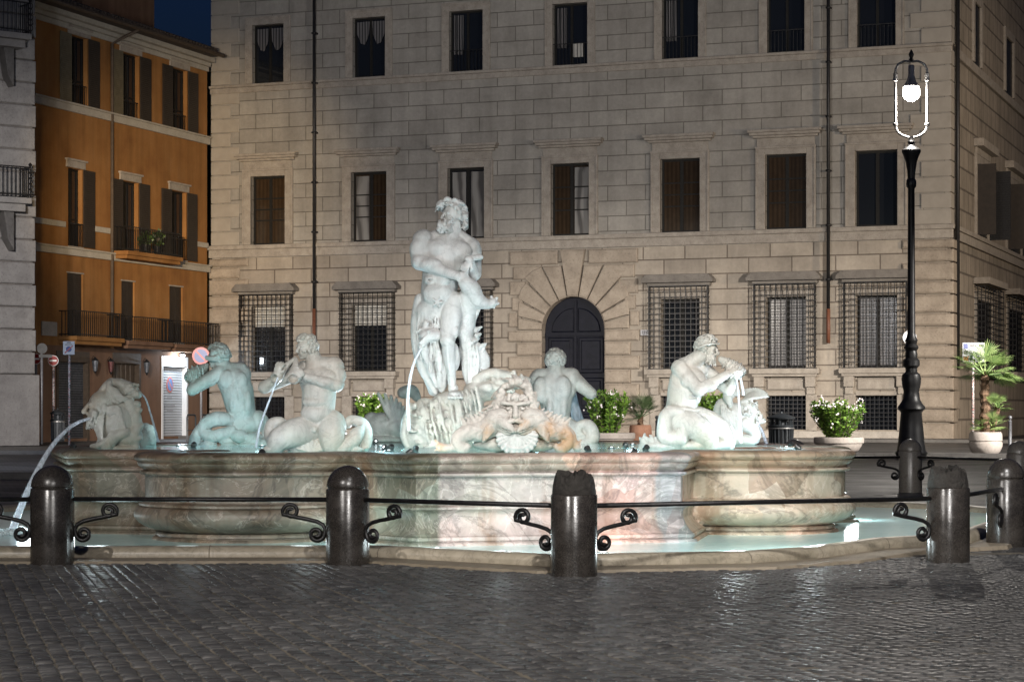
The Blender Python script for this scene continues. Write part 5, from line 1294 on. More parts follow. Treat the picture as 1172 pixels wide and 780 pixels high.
# --- right mask with scallop crest
s = Sculpt(710, 370, 4.874); s.k = 8
s.ell((570, 500, 30), (50, 84, 50), 14); s.ell((640, 530, 10), (70, 90, 60), 18); s.ell((700, 470, 0), (50, 50, 46), 14)
head(s, (722, 500, -4), 66, (.94, .1, -.3), (.05, -1, 0), .8, 'curl', 31, hn=30)
for q in range(13):
    a = R(14+q*11); s.spline([(678, 440, -20, 12), (720+10*math.cos(a), 424-40*math.sin(a)*.6, -30+q*5, 11), (742+80*math.cos(a), 420-58*math.sin(a), -30+q*5, 8)], 10, 4)
s.spline([(610, 450, -20, 16), (600, 400, -10, 30), (640, 380, 0, 26)], 12, 8)
for q in range(5): s.spline([(560+q*18, 460+q*10, -40, 9), (566+q*20, 530+q*8, -54, 12), (590+q*20, 600+q*4, -44, 10)], 12, 6)
s.spline([(690, 560, -20, 40), (740, 590, -20, 36), (756, 630, -20, 26)], 14, 10); s.cap((760, 540, -10), (796, 542, -10), 24, 16, 8); s.ell((770, 536, -10), (30, 12, 26), 6)
s.ell((690, 650, 10), (90, 36, 70), 12); s.ell((630, 610, -20), (44, 44, 40), 10); s.noise((640, 540, 0), 110, 3, .08)
statue(s, 'mask_fountain', 'carved mask crowned by a ribbed scallop shell behind the bearded triton', 'statue', (848, 510), 26.3, M['marble_buff'], .9, 680)
# block of stone behind the left mask
b = MB(); p_ = W(164, 514, 25.6); b.lathe([(.15, 0), (.155, .12), (.145, .22), (.11, .28), (.04, .31)], 14, (p_.x, p_.y, p_.z)); o = b.build('stone_block', M['trav'], smooth=True); tag(o, 'rounded brown stone block standing behind the carved double mask', 'stone block')

# ------------------------------------------------------------------ water jets
k = NM('falling_water'); tr = k.n('ShaderNodeBsdfTransparent'); mx = k.n('ShaderNodeMixShader')
k.set((.85, .92, 1), .3, spec=.4); lw_ = k.n('ShaderNodeLayerWeight'); lw_.inputs[0].default_value = .35
wv = k.noise(6, 4, .6, k.mapping((4, 4, .6))); k.l(k.math('MULTIPLY', k.ramp(wv, [(.3, .25), (.65, .75)]), k.ramp(lw_.outputs['Facing'], [(.35, 1), (.85, .08)])), mx.inputs[0])
k.l(tr.outputs[0], mx.inputs[1]); k.l(k.b.outputs[0], mx.inputs[2]); k.l(mx.outputs[0], k.t.nodes['Material Output'].inputs[0]); M['jet'] = k.m
def jet(pts, Y0, Y1, r0, r1, label, group='water jets of the fountain'):
    P = []; n = len(pts)
    w0 = [W(px, py, Y0+(Y1-Y0)*i/(n-1)) for i, (px, py) in enumerate(pts)]
    sp = []
    for i in range(n-1):
        p0, p1, p2, p3 = w0[max(i-1, 0)], w0[i], w0[i+1], w0[min(i+2, n-1)]
        for t in np.linspace(0, 1, 8, endpoint=False): sp.append(.5*((2*p1)+(-p0+p2)*t+(2*p0-5*p1+4*p2-p3)*t*t+(-p0+3*p1-3*p2+p3)*t**3))
    sp.append(w0[-1]); o_ = sp[0].copy(); m_ = len(sp)
    b = MB().tube([q-o_ for q in sp], [r0+(r1-r0)*i/(m_-1)for i in range(m_)], 10)
    o = b.build('water_jet', M['jet'], smooth=True); o.location = o_; return tag(o, label, 'water jet', group)
jet([(104, 478), (84, 486), (62, 507), (44, 536), (28, 570), (14, 606)], 24.2, 22.6, .016, .042, 'long white arc of water spouting left from the carved double mask into the pool')
jet([(158, 447), (166, 455), (172, 472), (178, 493), (181, 505)], 24.4, 24.9, .008, .015, 'thin water spout falling right from the upturned face of the double mask')
jet([(318, 432), (312, 448), (303, 472), (297, 490), (293, 512)], 22.0, 22.3, .008, .016, 'slanting thin water stream from the horn of the triton facing the viewer')
jet([(482, 399), (475, 412), (470, 430), (467, 455), (468, 492)], 24.4, 24.4, .012, .024, 'white water stream falling from the dolphin at the hip of the standing man')
jet([(656, 446), (657, 460), (661, 480), (664, 494)], 28.6, 28.8, .035, .11, 'pale water fan falling in front of the navy door under the back triton elbow')
jet([(843, 431), (845, 450), (847, 478), (848, 507)], 23.8, 23.9, .009, .018, 'thin water stream falling from the conch of the bearded triton')
jet([(847, 430), (849, 440), (851, 452)], 23.9, 23.9, .012, .016, 'short thin second water thread below the hands of the bearded triton')
jet([(867, 484), (872, 493), (876, 504), (880, 515)], 26.2, 26.8, .018, .026, 'short water spout from the scallop crested mask toward the bin')
# foam where the long arc lands
k = NM('foam'); k.set((.8, .9, .92), .6); tr = k.n('ShaderNodeBsdfTransparent'); mx = k.n('ShaderNodeMixShader')
k.l(k.ramp(k.noise(7, 5, .7), [(.42, 0), (.62, .8)]), mx.inputs[0]); k.l(tr.outputs[0], mx.inputs[1]); k.l(k.b.outputs[0], mx.inputs[2]); k.l(mx.outputs[0], k.t.nodes['Material Output'].inputs[0]); M['foam'] = k.m
p_ = W(14, 606, 22.6); b = MB()
for q in range(40):
    a, r_ = rg.uniform(0, 6.28), abs(rg.normal(0, .35)); b.lathe([(.001, .05), (.05, .03), (.07, -.005)], 7, (r_*math.cos(a), r_*math.sin(a), 0))
o = b.build('foam', M['foam'], smooth=True); o.location = (p_.x, p_.y, .07); tag(o, kind='stuff')

# ------------------------------------------------------------------ fountain spotlights
GLOW = emit('lamp_lens', (.9, .97, 1), 1.5)
M['brass'] = plain('lamp_housing', (.08, .08, .08), (.14, .14, .13), 8, .4, .8)
def fspot(px, Y, z, target, power, col, label, cone=70, tilt=None):
    loc = Vector(((px-CX)*Y/F, Y, z)); t = Vector(target); d = (t-loc).normalized()
    e_ = empty('fountain_spotlight', loc, 0, label, 'spotlight', 'spotlights in the fountain')
    e_.rotation_mode = 'QUATERNION'; e_.rotation_quaternion = d.to_track_quat('Z', 'Y')
    MB().lathe([(.015, -.05), (.028, -.045), (.032, .0), (.034, .005), (.034, .01), (.03, .012)], 14).build('housing', M['brass'], e_, auto=40)
    MB().lathe([(.0, .015), (.014, .014), (.015, .0121)], 14).build('lens', GLOW, e_)
    l = bpy.data.lights.new('spot_beam', 'SPOT'); l.energy = power; l.color = col; l.spot_size = R(cone); l.spot_blend = .6; l.shadow_soft_size = .05; l.specular_factor = .25
    lo = bpy.data.objects.new('spot_beam', l); COL.objects.link(lo); lo.parent = e_; lo.location = (0, 0, .05); lo.rotation_euler = (math.pi, 0, 0)
    return e_
Tw = lambda px, py, Y: W(px, py, Y)
LAV = (.74, .86, 1)
zu = .945
fspot(672, 22.6, zu, Tw(515, 300, 25), 83.0, LAV, 'spotlight at the front rim right of the dolphins, aimed up at the standing man', 60)
fspot(476, 22.6, zu, Tw(515, 300, 25), 13.6, LAV, 'spotlight at the front rim left of the ribbed shell, aimed up at the standing man', 60)
fspot(590, 28.4, zu, Tw(520, 300, 25), 57.8, LAV, 'spotlight behind the ribbed shell, aimed up at the back of the standing man', 70)
fspot(430, 27.4, zu, Tw(510, 330, 25), 61.2, LAV, 'spotlight beside the winged mask aimed at the standing man', 70)
fspot(440, 23.2, zu, Tw(350, 450, 22.5), 54.4, (.74, .86, 1), 'spotlight right of the triton facing the viewer', 90)
fspot(392, 24.2, zu, Tw(350, 450, 22.5), 156.4, LAV, 'spotlight in the water behind the triton facing the viewer', 90)
fspot(318, 24.6, zu, Tw(268, 440, 26.5), 16.3, (.60, .88, 1), 'cyan spotlight right of the triton turned away at the left', 90)
fspot(448, 23.4, zu, Tw(530, 470, 24.8), 54.4, (.9, 1, .98), 'spotlight left of the ribbed shell aimed at its frilled edge', 90)
fspot(222, 24.9, zu, Tw(262, 450, 26.5), 6.1, (.60, .88, 1), 'cyan spotlight left of the triton turned away at the left', 90)
fspot(716, 24.6, zu, Tw(640, 460, 28), 54.4, (.95, .98, 1), 'spotlight at the right of the back triton', 90)
fspot(606, 26.2, zu, Tw(640, 460, 28), 34.0, LAV, 'spotlight between the ribbed shell and the back triton', 90)
fspot(300, 21.3, .93, Tw(365, 440, 22.6), 15.0, (.74, .86, 1), 'added fill spotlight on the left lobe rim in front of the triton facing the viewer', 80)  # added as frontal fill for this triton
fspot(912, 23.6, zu, Tw(800, 430, 24), 81.6, LAV, 'spotlight right of the bearded triton beside the scallop mask', 95)
fspot(740, 23.2, zu, Tw(795, 450, 24), 10.9, (.86, .95, 1), 'spotlight left of the bearded triton near the seaweed', 95)
fspot(84, 23.7, .95, Tw(112, 470, 24.2), 4.1, (.85, .9, 1), 'cold spotlight on the left rim before the spouting face of the double mask', 80)
fspot(905, 25.6, zu, Tw(860, 475, 26.3), 31.3, LAV, 'spotlight behind the right rim aimed at the scallop crested mask', 90)
fspot(724, 22.15, .93, Tw(610, 460, 22.0), 10.2, (1, .96, .90), 'small bright spotlight on the front rim right of the shell dish', 110)
fspot(470, 21.5, .93, Tw(580, 455, 22.2), 6.1, (1, .96, .90), 'small spotlight on the front rim left of the shell dish', 110)
# lamps in the pool: low floods inside the kerb washing the marble, and small glows
def pool_lamp(px, Y, aim, pw_, glow, lab, cone=115):
    loc = Vector(((px-CX)*Y/F, Y, .085)); e_ = empty('pool_lamp', loc, 0, lab, 'pool lamp', 'lamps in the pool')
    MB().lathe([(.05, -.05), (.05, .0), (.045, .006)], 12).build('housing', M['brass'], e_, auto=40); MB().lathe([(.0, .012), (.014, .010), (.018, .006)], 12).build('lens', GLOW, e_)
    if pw_: spot('pool_beam', (0, 0, .03), Vector(aim)-loc, pw_, (.95, .97, 1), cone, .8, .05, e_)
    if glow: point('pool_glow', (0, 0, .10), glow, (.82, .97, 1), .10, e_).data.specular_factor = .15
def Pw(px, py, Y): return W(px, py, Y)
pool_lamp(575, 19.45, Pw(600, 550, 20.9), 2, 10, 'pool lamp behind the kerb before the pink marble front, left of the middle bollard')
pool_lamp(690, 19.3, Pw(690, 550, 21.4), 3, 14, 'pool lamp behind the kerb before the pink marble front, right of the middle bollard')
pool_lamp(500, 19.9, Pw(520, 550, 20.7), 6, 4, 'pool lamp behind the kerb below the ribbed shell')
pool_lamp(840, 19.45, Pw(870, 550, 22.4), 30, 20, 'pool lamp behind the kerb before the right rounded lobe')
pool_lamp(930, 20.05, Pw(915, 550, 22.8), 18, 24, 'pool lamp behind the angled kerb near the right lobe end')
pool_lamp(972, 25.4, Pw(960, 560, 24.5), 16, 22, 'bright pool lamp beside the right end of the basin')
pool_lamp(345, 19.75, Pw(330, 550, 21), 2.5, 2.5, 'pool lamp behind the kerb before the left lobe, right part')
pool_lamp(215, 19.85, Pw(230, 550, 21), 2.5, 2.5, 'pool lamp behind the kerb before the left lobe, left part')
pool_lamp(110, 19.8, Pw(110, 550, 24), 10, 8, 'pool lamp below the long water arc at the left')
pool_lamp(30, 22.9, Pw(80, 560, 26), 16, 10, 'bright pool lamp where the long water arc lands')
pool_lamp(395, 20.9, Pw(420, 560, 21.3), 4, 3, 'pool lamp in the notch between the left lobe and the flat front')

# cyan point lights added above the upper basin water to brighten it
def basin_glow(px, Y, pw_, lab):
    loc = Vector(((px-CX)*Y/F, Y, .925)); e_ = empty('basin_lamp', loc, 0, lab, 'basin lamp', 'lamps in the upper basin')
    MB().lathe([(.04, -.03), (.04, .0), (.036, .004)], 12).build('housing', M['brass'], e_, auto=40); MB().lathe([(.0, .010), (.012, .009), (.016, .005)], 12).build('lens', GLOW, e_)
    point('basin_glow', (0, 0, .34), pw_, (.52, .88, 1), .08, e_).data.specular_factor = .2
for a_ in ((205, 25.6, 6, 'basin lamp between the double mask and the turned triton'), (300, 25.4, 6, 'basin lamp behind the left lobe between the two left tritons'), (436, 25.2, 6, 'basin lamp left of the ribbed shell'), (445, 22.5, 6, 'basin lamp right of the front left triton'), (700, 24.2, 6, 'basin lamp at the right of the dolphin mask'), (724, 26.5, 6, 'basin lamp between the back and right tritons'), (610, 29.0, 6, 'basin lamp at the back rim'), (900, 24.6, 6, 'basin lamp on the right behind the bearded triton')): basin_glow(*a_)

# ------------------------------------------------------------------ bollards and rails
k = NM('polished_granite'); sp = k.ramp(k.noise(140, 3, .7), [(.36, (.016, .014, .012)), (.52, (.034, .029, .025)), (.66, (.085, .074, .064))]); sp = k.mix(.8, sp, k.ramp(k.noise(5, 6, .65), [(.3, .45), (.7, 1.25)]), 'MULTIPLY')
k.set(sp, k.ramp(k.noise(5, 5, .6), [(.3, .16), (.7, .34)]), spec=.5); k.bump(k.math('ADD', k.noise(60, 3), k.noise(7, 4)), .10, .006); M['granite'] = k.m
k = NM('pale_granite'); sp = k.ramp(k.noise(140, 3, .7), [(.38, (.07, .062, .052)), (.55, (.15, .135, .115)), (.66, (.30, .28, .25))]); k.set(sp, k.ramp(k.noise(5, 5, .6), [(.3, .22), (.7, .42)]), spec=.5); M['granite_pale'] = k.m
M['broken'] = stone('broken_granite', (.016, .014, .012), (.055, .049, .043), 8, 1.0, 30, .7)
def bollard(px, py, label, broken=0, mk='granite', z=.04, hs=1.0):
    p = G(px, py, z); r = .188; h = .625*hs
    e_ = empty('granite_bollard', p, random.uniform(0, 6), label, 'bollard', 'granite bollards around the fountain')
    MB().lathe([(r*1.0, -.06), (r, .0), (r, h-.012), (r-.004, h-.004), (r-.010, h)], 48).build('shaft', M[mk], e_, auto=30)
    if not broken:
        prof = [(r-.022, h+.001), (r-.022, h+.012), (r-.006, h+.016)]
        prof = [(r-.014, h+.001), (r-.014, h+.010), (r-.005, h+.016)]+[((r-.005)*math.cos(a), h+.016+.185*math.sin(a)) for a in np.linspace(.03, 1.56, 16)]
        MB().lathe(prof, 48).build('dome', M[mk], e_, auto=50)
    else:
        rg2 = np.random.default_rng(broken); seg = 64; rings = 18; V = []
        ph = rg2.uniform(0, 6, 6)
        def nz(t, z): return .5*math.sin(3*t+ph[0]+9*z)+.35*math.sin(7*t+ph[1]-14*z)+.3*math.sin(13*t+ph[2])
        for i in range(rings):
            u = i/(rings-1)
            for q in range(seg):
                t = 2*math.pi*q/seg; H = .158+.030*nz(t, 0)+.012*math.sin(23*t)
                side = min(1, u/.62); top = max(0, (u-.62)/.38)
                rr = (r-.010)*(1-.16*side**2)*(1-.10*max(0, nz(t, side))*side-.05*max(0, math.sin(19*t+ph[3]))*(math.sin(2*t+ph[4]) > 0)*side)
                rr = rr*(1-top)+.0*top; zz = H*side-.02*top*(1+nz(t*1.7, top))+rg2.normal(0, .003)*side
                V.append((rr*math.cos(t), rr*math.sin(t), h+.002+max(0, zz)))
        f = [(i*seg+q, i*seg+(q+1) % seg, (i+1)*seg+(q+1) % seg, (i+1)*seg+q) for i in range(rings-1) for q in range(seg)]
        MB().add(V, f).build('broken_dome', M['broken'], e_, auto=28)
    return p
bA = bollard(60, 641, 'intact dark domed bollard at the left, before the long water arc')
bB = bollard(398, 641.5, 'intact dark domed bollard in front of the basin, left of the broken middle one')
bC = bollard(657, 654, 'middle bollard with a jagged broken top and a patched dark shaft', 4)
bD = bollard(1085, 639, 'bollard with a chipped broken dome and gouged side near the right edge', 9)
bE = bollard(1151, 620, 'intact domed bollard cut by the right edge of the photo', 0, 'granite')
bF = bollard(1042, 560, 'paler brown domed bollard standing behind the pool near the street lamp', 0, 'granite_pale')
bG = bollard(909, 561, 'far bollard with only its dome showing over the basin rim by the bin', 0, 'granite_pale')
def scroll(b, p0, dirv, flip=1):
    """S-shaped iron scroll from the post foot (p0, on the post face at rail height) out under the rail"""
    pts = []
    def spiral(cx, cz, r0, a0, turns, sgn):
        out = []
        for i in range(26):
            t = i/25; a = a0+sgn*turns*2*math.pi*t; r_ = r0*(1-t*.78); out.append((cx+r_*math.cos(a), cz+r_*math.sin(a)))
        return out
    low = spiral(.082, -.285, .068, math.pi*.95, 1.45, 1); up = spiral(.30, -.092, .074, R(-20), 1.45, 1)
    mid = [(.022, -.20), (.06, -.165), (.13, -.15), (.21, -.135), (.29, -.125)]
    pts = low[::-1]+[(.008, -.245)]+[(.03, -.205), (.08, -.178), (.16, -.158), (.25, -.142), (.32, -.125)]+up
    b.tube([(p0.x+dirv.x*x*1.02, p0.y+dirv.y*x*1.02, p0.z+z_*1.0) for x, z_ in pts], .019, 6)
def rail(a, b_, label, zr=.53, sc=(1, 1), ext=0):
    a = Vector((a.x, a.y, a.z+zr)); c = Vector((b_.x, b_.y, b_.z+zr)); d = (c-a); d2 = Vector((d.x, d.y, 0)).normalized()
    e_ = empty('iron_rail', (a+c)/2, 0, label, 'rail', 'iron rails between the bollards')
    o = (a+c)/2
    p0 = a+d2*.186; p1 = c-d2*.186
    MB().tube([p0-o, p1-o], .0205, 8).build('bar', M['iron'], e_, auto=40)
    for i, (p_, dv) in enumerate(((p0, d2), (p1, -d2))):
        if sc[i]: s_ = MB(); scroll(s_, p_-o-Vector((0, 0, .012)), dv); s_.build('scroll', M['iron'], e_, smooth=True)
far_left = G(-255, 641, .04)
bollard(-255, 641, 'intact dark bollard just outside the left edge, holding the first rail')
rail(far_left, bA, 'iron rail leaving the left edge of the photo, with scroll under the water arc')
rail(bA, bB, 'long iron rail with scrolls across the left rounded lobe of the basin')
rail(bB, bC, 'iron rail with scrolls across the flat pink marble front')
rail(bC, bD, 'longest iron rail crossing the right lobe to the chipped bollard')
rail(bD, bE, 'short iron rail joining the chipped bollard to the right edge bollard')
rail(bG, bF, 'far iron rail behind the right rim, left of the paler bollard')
bH = G(1166, 566, .04); bollard(1166, 566, 'far bollard hidden behind the right edge bollard', 0, 'granite_pale')
rail(bF, bH, 'far iron rail running right from the paler bollard')
# ------------------------------------------------------------------ street lamp
def street_lamp(loc, label, lit=2600):
    q = 59/F
    e_ = empty('street_lamp', loc, 0, label, 'street lamp')
    PR_ = [(17.5, 525), (17.5, 520), (18.5, 518), (16.5, 515), (15, 505), (13.6, 490), (12, 472), (13, 470), (16, 467.5), (15.5, 465), (12.5, 461), (10, 457), (8.8, 448), (10.5, 440), (11.3, 433), (10.3, 428), (6.6, 425), (6.6, 421), (9.6, 418), (9.6, 412), (6.8, 409), (7.2, 405), (6.2, 401), (8.5, 397), (6.0, 393), (7.4, 389), (5.4, 385), (4.6, 380), (4.1, 300), (3.7, 215), (5.6, 212), (5.6, 206), (4.2, 203)]
    b = MB().lathe([(r_*q, (525-y)*q) for r_, y in PR_], 24, wob=lambda a, z: 1+.035*(math.cos(a*12) if z > 3.6 else .0)); b.build('post', M['post'], e_, auto=35)
    PR2 = [(4.2, 203), (4.6, 196), (5.6, 190), (6.5, 184), (8.5, 178), (10.8, 173), (10.8, 170.5), (8, 168), (5, 166), (3.6, 163), (4.4, 161), (2.6, 158), (2.6, 155)]
    MB().lathe([(r_*q, (525-y)*q) for r_, y in PR2], 24).build('capital', M['post'], e_, auto=35)
    def zz(y): return (525-y)*q
    b = MB(); pts = [(0, 157)]+[(18*math.sin(a), 143+13*math.cos(a)) for a in np.linspace(.25, 1.57, 9)]+[(18.3, 120), (18.3, 92)]
    for sx in (-1, 1):
        b.tube([(sx*x*q, 0, zz(y)) for x, y in pts], 1.5*q, 8)
        b.lathe([(1.6*q, 0), (2.8*q, 1*q), (2.8*q, 3*q), (1.6*q, 4*q)], 10, (sx*18.3*q, 0, zz(143))); b.lathe([(1.6*q, 0), (2.9*q, 1*q), (2.3*q, 7*q), (2.9*q, 9*q), (1.4*q, 10*q)], 10, (sx*18.3*q, 0, zz(92)))
        b.tube([(sx*18.3*q, 0, zz(88)), (sx*18.0*q, 0, zz(78)), (sx*15*q, 0, zz(72)), (sx*8*q, 0, zz(68.5)), (0, 0, zz(69))], 1.4*q, 8)
    b.build('lantern_frame', M['lantern'], e_, auto=40)
    MB().lathe([(1.5*q, 0), (3*q, 2*q), (1.5*q, 4*q), (2.5*q, 6*q), (3*q, 8.5*q), (2*q, 11*q), (.3*q, 14*q)], 12, (0, 0, zz(69))).build('finial', M['post'], e_, auto=40)
    MB().lathe([(3*q, 0), (3.6*q, -2*q), (3.6*q, -12*q), (5.2*q, -18*q), (8.4*q, -23*q), (9.6*q, -25*q), (8.6*q, -25*q), (7.6*q, -23*q), (2*q, -20*q)], 20, (0, 0, zz(73))).build('lamp_shade', M['lantern'], e_, auto=40)
    MB().lathe([(7.8*q, 8*q), (9.2*q, 5.5*q), (9.8*q, 1.5*q), (9.2*q, -2.5*q), (7*q, -6*q), (3.6*q, -8*q), (.1*q, -8.6*q)], 20, (0, 0, zz(106))).build('bulb', LAMPGLOW, e_, smooth=True)
    if lit: point('lamp_light', (0, 0, zz(121)), lit, (1, .93, .84), .16, e_)
    return e_
M['post'] = plain('painted_cast_iron', (.018, .018, .019), (.032, .031, .031), 8, .42, .2, .15, 30); M['lantern'] = plain('grey_lantern_iron', (.30, .29, .28), (.42, .41, .40), 8, .35, .6)
LAMPGLOW = emit('street_lamp_glow', (1, .95, .86), 60)
street_lamp(G(1043, 525), 'tall black cast iron street lamp, lit, right of the fountain', 900)
# ------------------------------------------------------------------ plants
def leafmat(name, c1, c2):
    k = NM(name); gi = k.n('ShaderNodeNewGeometry').outputs['Random Per Island']; k.set(k.ramp(gi, [(0, c1), (1, c2)]), .45, spec=.4)
    k.b.inputs['Subsurface Weight'].default_value = 0; return k.m
M['leaf'] = leafmat('oleander_leaf', (.035, .095, .012), (.20, .34, .045)); M['palm_leaf'] = leafmat('palm_leaf', (.09, .17, .05), (.32, .42, .15)); M['palm_dry'] = leafmat('dull_palm_leaf', (.03, .055, .02), (.08, .11, .05))
M['blossom'] = plain('white_blossom', (.72, .66, .66), (.82, .76, .74), 9, .6); M['bark'] = plain('palm_bark', (.06, .035, .02), (.20, .12, .07), 14, .85, 0, .8, 30)
M['pot'] = stone('concrete_pot', (.30, .26, .23), (.44, .39, .35), 3, .3, 14); M['pot_red'] = stone('terracotta_pot', (.22, .11, .07), (.33, .18, .12), 3, .3, 14); M['stem'] = plain('woody_stem', (.04, .03, .02), (.09, .07, .045), 10, .8)
def oleander(px, pyb, wpx, hpx, Y, label, pot=True, potw=None, seed=0, fl=40):
    q = Y/F; loc = W(px, pyb, Y); rg = np.random.default_rng(seed)
    e_ = empty('potted_oleander', loc, 0, label, 'potted plant', 'flowering oleanders in pots'); zp = 0
    if pot:
        pw_ = (potw or wpx*.9)*q/2; ph = 17*q
        MB().lathe([(pw_*.66, 0), (pw_*.8, .12*ph), (pw_*.92, .45*ph), (pw_*.94, .58*ph), (pw_, .62*ph), (pw_*1.01, .9*ph), (pw_*.98, ph), (pw_*.86, ph), (pw_*.84, .9*ph), (.01, .88*ph)], 28).build('pot', M['pot'], e_, auto=35); zp = ph*.9
    H, Wd = hpx*q, wpx*q/2
    st = MB(); lv = MB(); bl = MB()
    tips = []
    for i in range(46):
        a = rg.uniform(0, 6.28); t = math.sqrt(rg.uniform(0, 1)); top = zp+H*(.62+.38*rg.uniform(0, 1)*(1-.35*t))
        x, y = t*Wd*.92*math.cos(a), t*Wd*.8*math.sin(a); p0 = (x*.3, y*.3, zp); p1 = (x*.75, y*.75, zp+(top-zp)*.5); p2 = (x, y, top)
        st.tube([p0, p1, p2], [.02, .014, .006], 4); tips.append(p2)
        n = 95
        for j in range(n):
            u = rg.uniform(.0, 1.0); pz = zp+(top-zp)*u
            if u < .5: bx, by = p0[0]+(p1[0]-p0[0])*u*2, p0[1]+(p1[1]-p0[1])*u*2
            else: bx, by = p1[0]+(p2[0]-p1[0])*(u-.5)*2, p1[1]+(p2[1]-p1[1])*(u-.5)*2
            th = rg.uniform(0, 6.28); el = rg.uniform(-.1, 1.0); ln = rg.uniform(3.0, 6.5)*q; d = np.array([math.cos(th)*math.cos(el), math.sin(th)*math.cos(el), math.sin(el)])
            s_ = nrm(np.cross(d, rg.normal(size=3)))*ln*.19; b0 = np.array([bx, by, pz])
            lv.add([b0, b0+d*ln*.5+s_, b0+d*ln, b0+d*ln*.5-s_], [(0, 1, 2, 3)])
    for i in range(fl):
        p = np.array(tips[rg.integers(len(tips))])+rg.normal(0, .05, 3)+np.array([0, 0, .03])
        if i % 4 == 0: a = rg.uniform(0, 6.28); p = np.array([Wd*.9*math.cos(a), -abs(Wd*.8*math.sin(a)), zp+H*rg.uniform(.3, .8)])
        for k_ in range(3):
            c = p+rg.normal(0, .035, 3); r_ = rg.uniform(1.0, 1.7)*q; u = nrm(rg.normal(size=3)+np.array([0, -1.2, .6])); a1 = nrm(np.cross(u, (0.3, .2, 1))); a2 = np.cross(u, a1)
            pts = [c+(a1*math.cos(t)+a2*math.sin(t))*r_*(1 if i2 % 2 == 0 else .55) for i2, t in enumerate(np.linspace(0, 6.28, 11)[:-1])]+[c-u*r_*.3]
            bl.add(pts, [(i2, (i2+1) % 10, 10) for i2 in range(10)])
    st.build('stem', M['stem'], e_); lv.build('foliage', M['leaf'], e_); bl.build('blossom', M['blossom'], e_)
    return e_
oleander(960, 517, 72, 50, 66, 'oleander bush with white flowers in a wide pale bowl left of the street lamp', True, 57, 1, 46)
oleander(697, 512, 60, 54, 76, 'oleander bush with pinkish flowers in a pot in front of the navy door', True, 60, 2, 30)
oleander(428, 510, 44, 48, 76, 'oleander bush peeping out behind the winged mask left of the shell', True, 44, 3, 26)
oleander(818, 512, 44, 52, 74, 'oleander bush half hidden between the bearded triton and the scallop mask', True, 44, 4, 12)
def fan(lv, c, d, up, ln, nseg, spread, rg):
    nseg = 20; spread *= 1.25
    d = nrm(d); s_ = nrm(np.cross(d, up)); u = np.cross(s_, d)
    for i in range(nseg):
        a = (i/(nseg-1)-.5)*spread; v = d*math.cos(a)+s_*math.sin(a); l_ = ln*rg.uniform(.85, 1.05)*(1-.15*abs(a)); w_ = nrm(np.cross(v, u))*ln*.022
        tip = c+v*l_-np.array([0, 0, .07*l_]); mid = c+v*l_*.6+u*l_*.02
        lv.add([c, mid+w_, tip, mid-w_], [(0, 1, 2, 3)])
def palm(px, pyb, Y, crowns, label, potm='pot', potw=38, poth=25, leafm='palm_leaf', seed=0):
    q = Y/F; loc = W(px, pyb, Y); rg = np.random.default_rng(seed); e_ = empty('potted_palm', loc, 0, label, 'potted palm'); pw_ = potw*q/2; ph = poth*q
    MB().lathe([(pw_*.72, 0), (pw_*.86, .1*ph), (pw_, .35*ph), (pw_, .52*ph), (pw_*.95, .54*ph), (pw_*.95, .58*ph), (pw_, .60*ph), (pw_*.98, .9*ph), (pw_*.9, ph), (pw_*.8, ph), (pw_*.78, .92*ph), (.01, .9*ph)], 28).build('pot', M[potm], e_, auto=35)
    lv = MB()
    for (dx, hz, tr, ln, nf, lo) in crowns:
        x0 = dx*q*.4; x1 = dx*q; zt = hz*q
        if zt > ph*1.2:
            b = MB(); n = 16
            pts = [(x0+(x1-x0)*i/n+.02*math.sin(i), .02*math.cos(i*1.3), ph*.85+(zt-ph*.85)*i/n) for i in range(n+1)]
            b.tube(pts, [tr*q*(1.12 if i % 2 else .86)*(1.15-.2*i/n) for i in range(n+1)], 9)
            for i in range(60):
                t = rg.uniform(0, 1); a = rg.uniform(0, 6.28); c = np.array([x0+(x1-x0)*t, 0, ph*.85+(zt-ph*.85)*t]); v = np.array([math.cos(a), math.sin(a), .9]); b.add([c+np.array([math.cos(a+.5), math.sin(a+.5), 0])*tr*q*.9, c+np.array([math.cos(a-.5), math.sin(a-.5), 0])*tr*q*.9, c+v*tr*q*1.35], [(0, 1, 2)])
            b.build('trunk', M['bark'], e_)
        c0 = np.array([x1, 0, zt]); st = MB()
        for i in range(nf):
            a = rg.uniform(0, 6.28); el = rg.uniform(lo, 1.35); d = np.array([math.cos(a)*math.cos(el), math.sin(a)*math.cos(el), math.sin(el)]); l1 = ln*q*rg.uniform(.35, .55)
            c1 = c0+d*l1; st.tube([tuple(c0), tuple(c1)], [.025, .012], 4); fan(lv, c1, d-np.array([0, 0, .25]), np.array([0, 0, 1.0])+.2*rg.normal(size=3), ln*q*.62, 15, 1.9, rg)
        st.build('leaf_stalk', M[leafm], e_)
    lv.build('frond', M[leafm], e_)
palm(1128, 519, 64, [(-1, 90, 5.0, 42, 40, -.25), (14, 52, 3, 22, 18, -.1), (8, 30, 3, 24, 18, 0), (-4, 28, 3, 18, 10, 0)], 'bushy fan palm with a rough trunk and small offshoots in a round concrete pot', seed=5)
palm(733, 512, 80, [(0, 34, 3, 30, 22, -.1)], 'low dull green palm in a brownish pot right of the pinkish oleander', 'pot_red', 26, 26, 'palm_dry', 6)
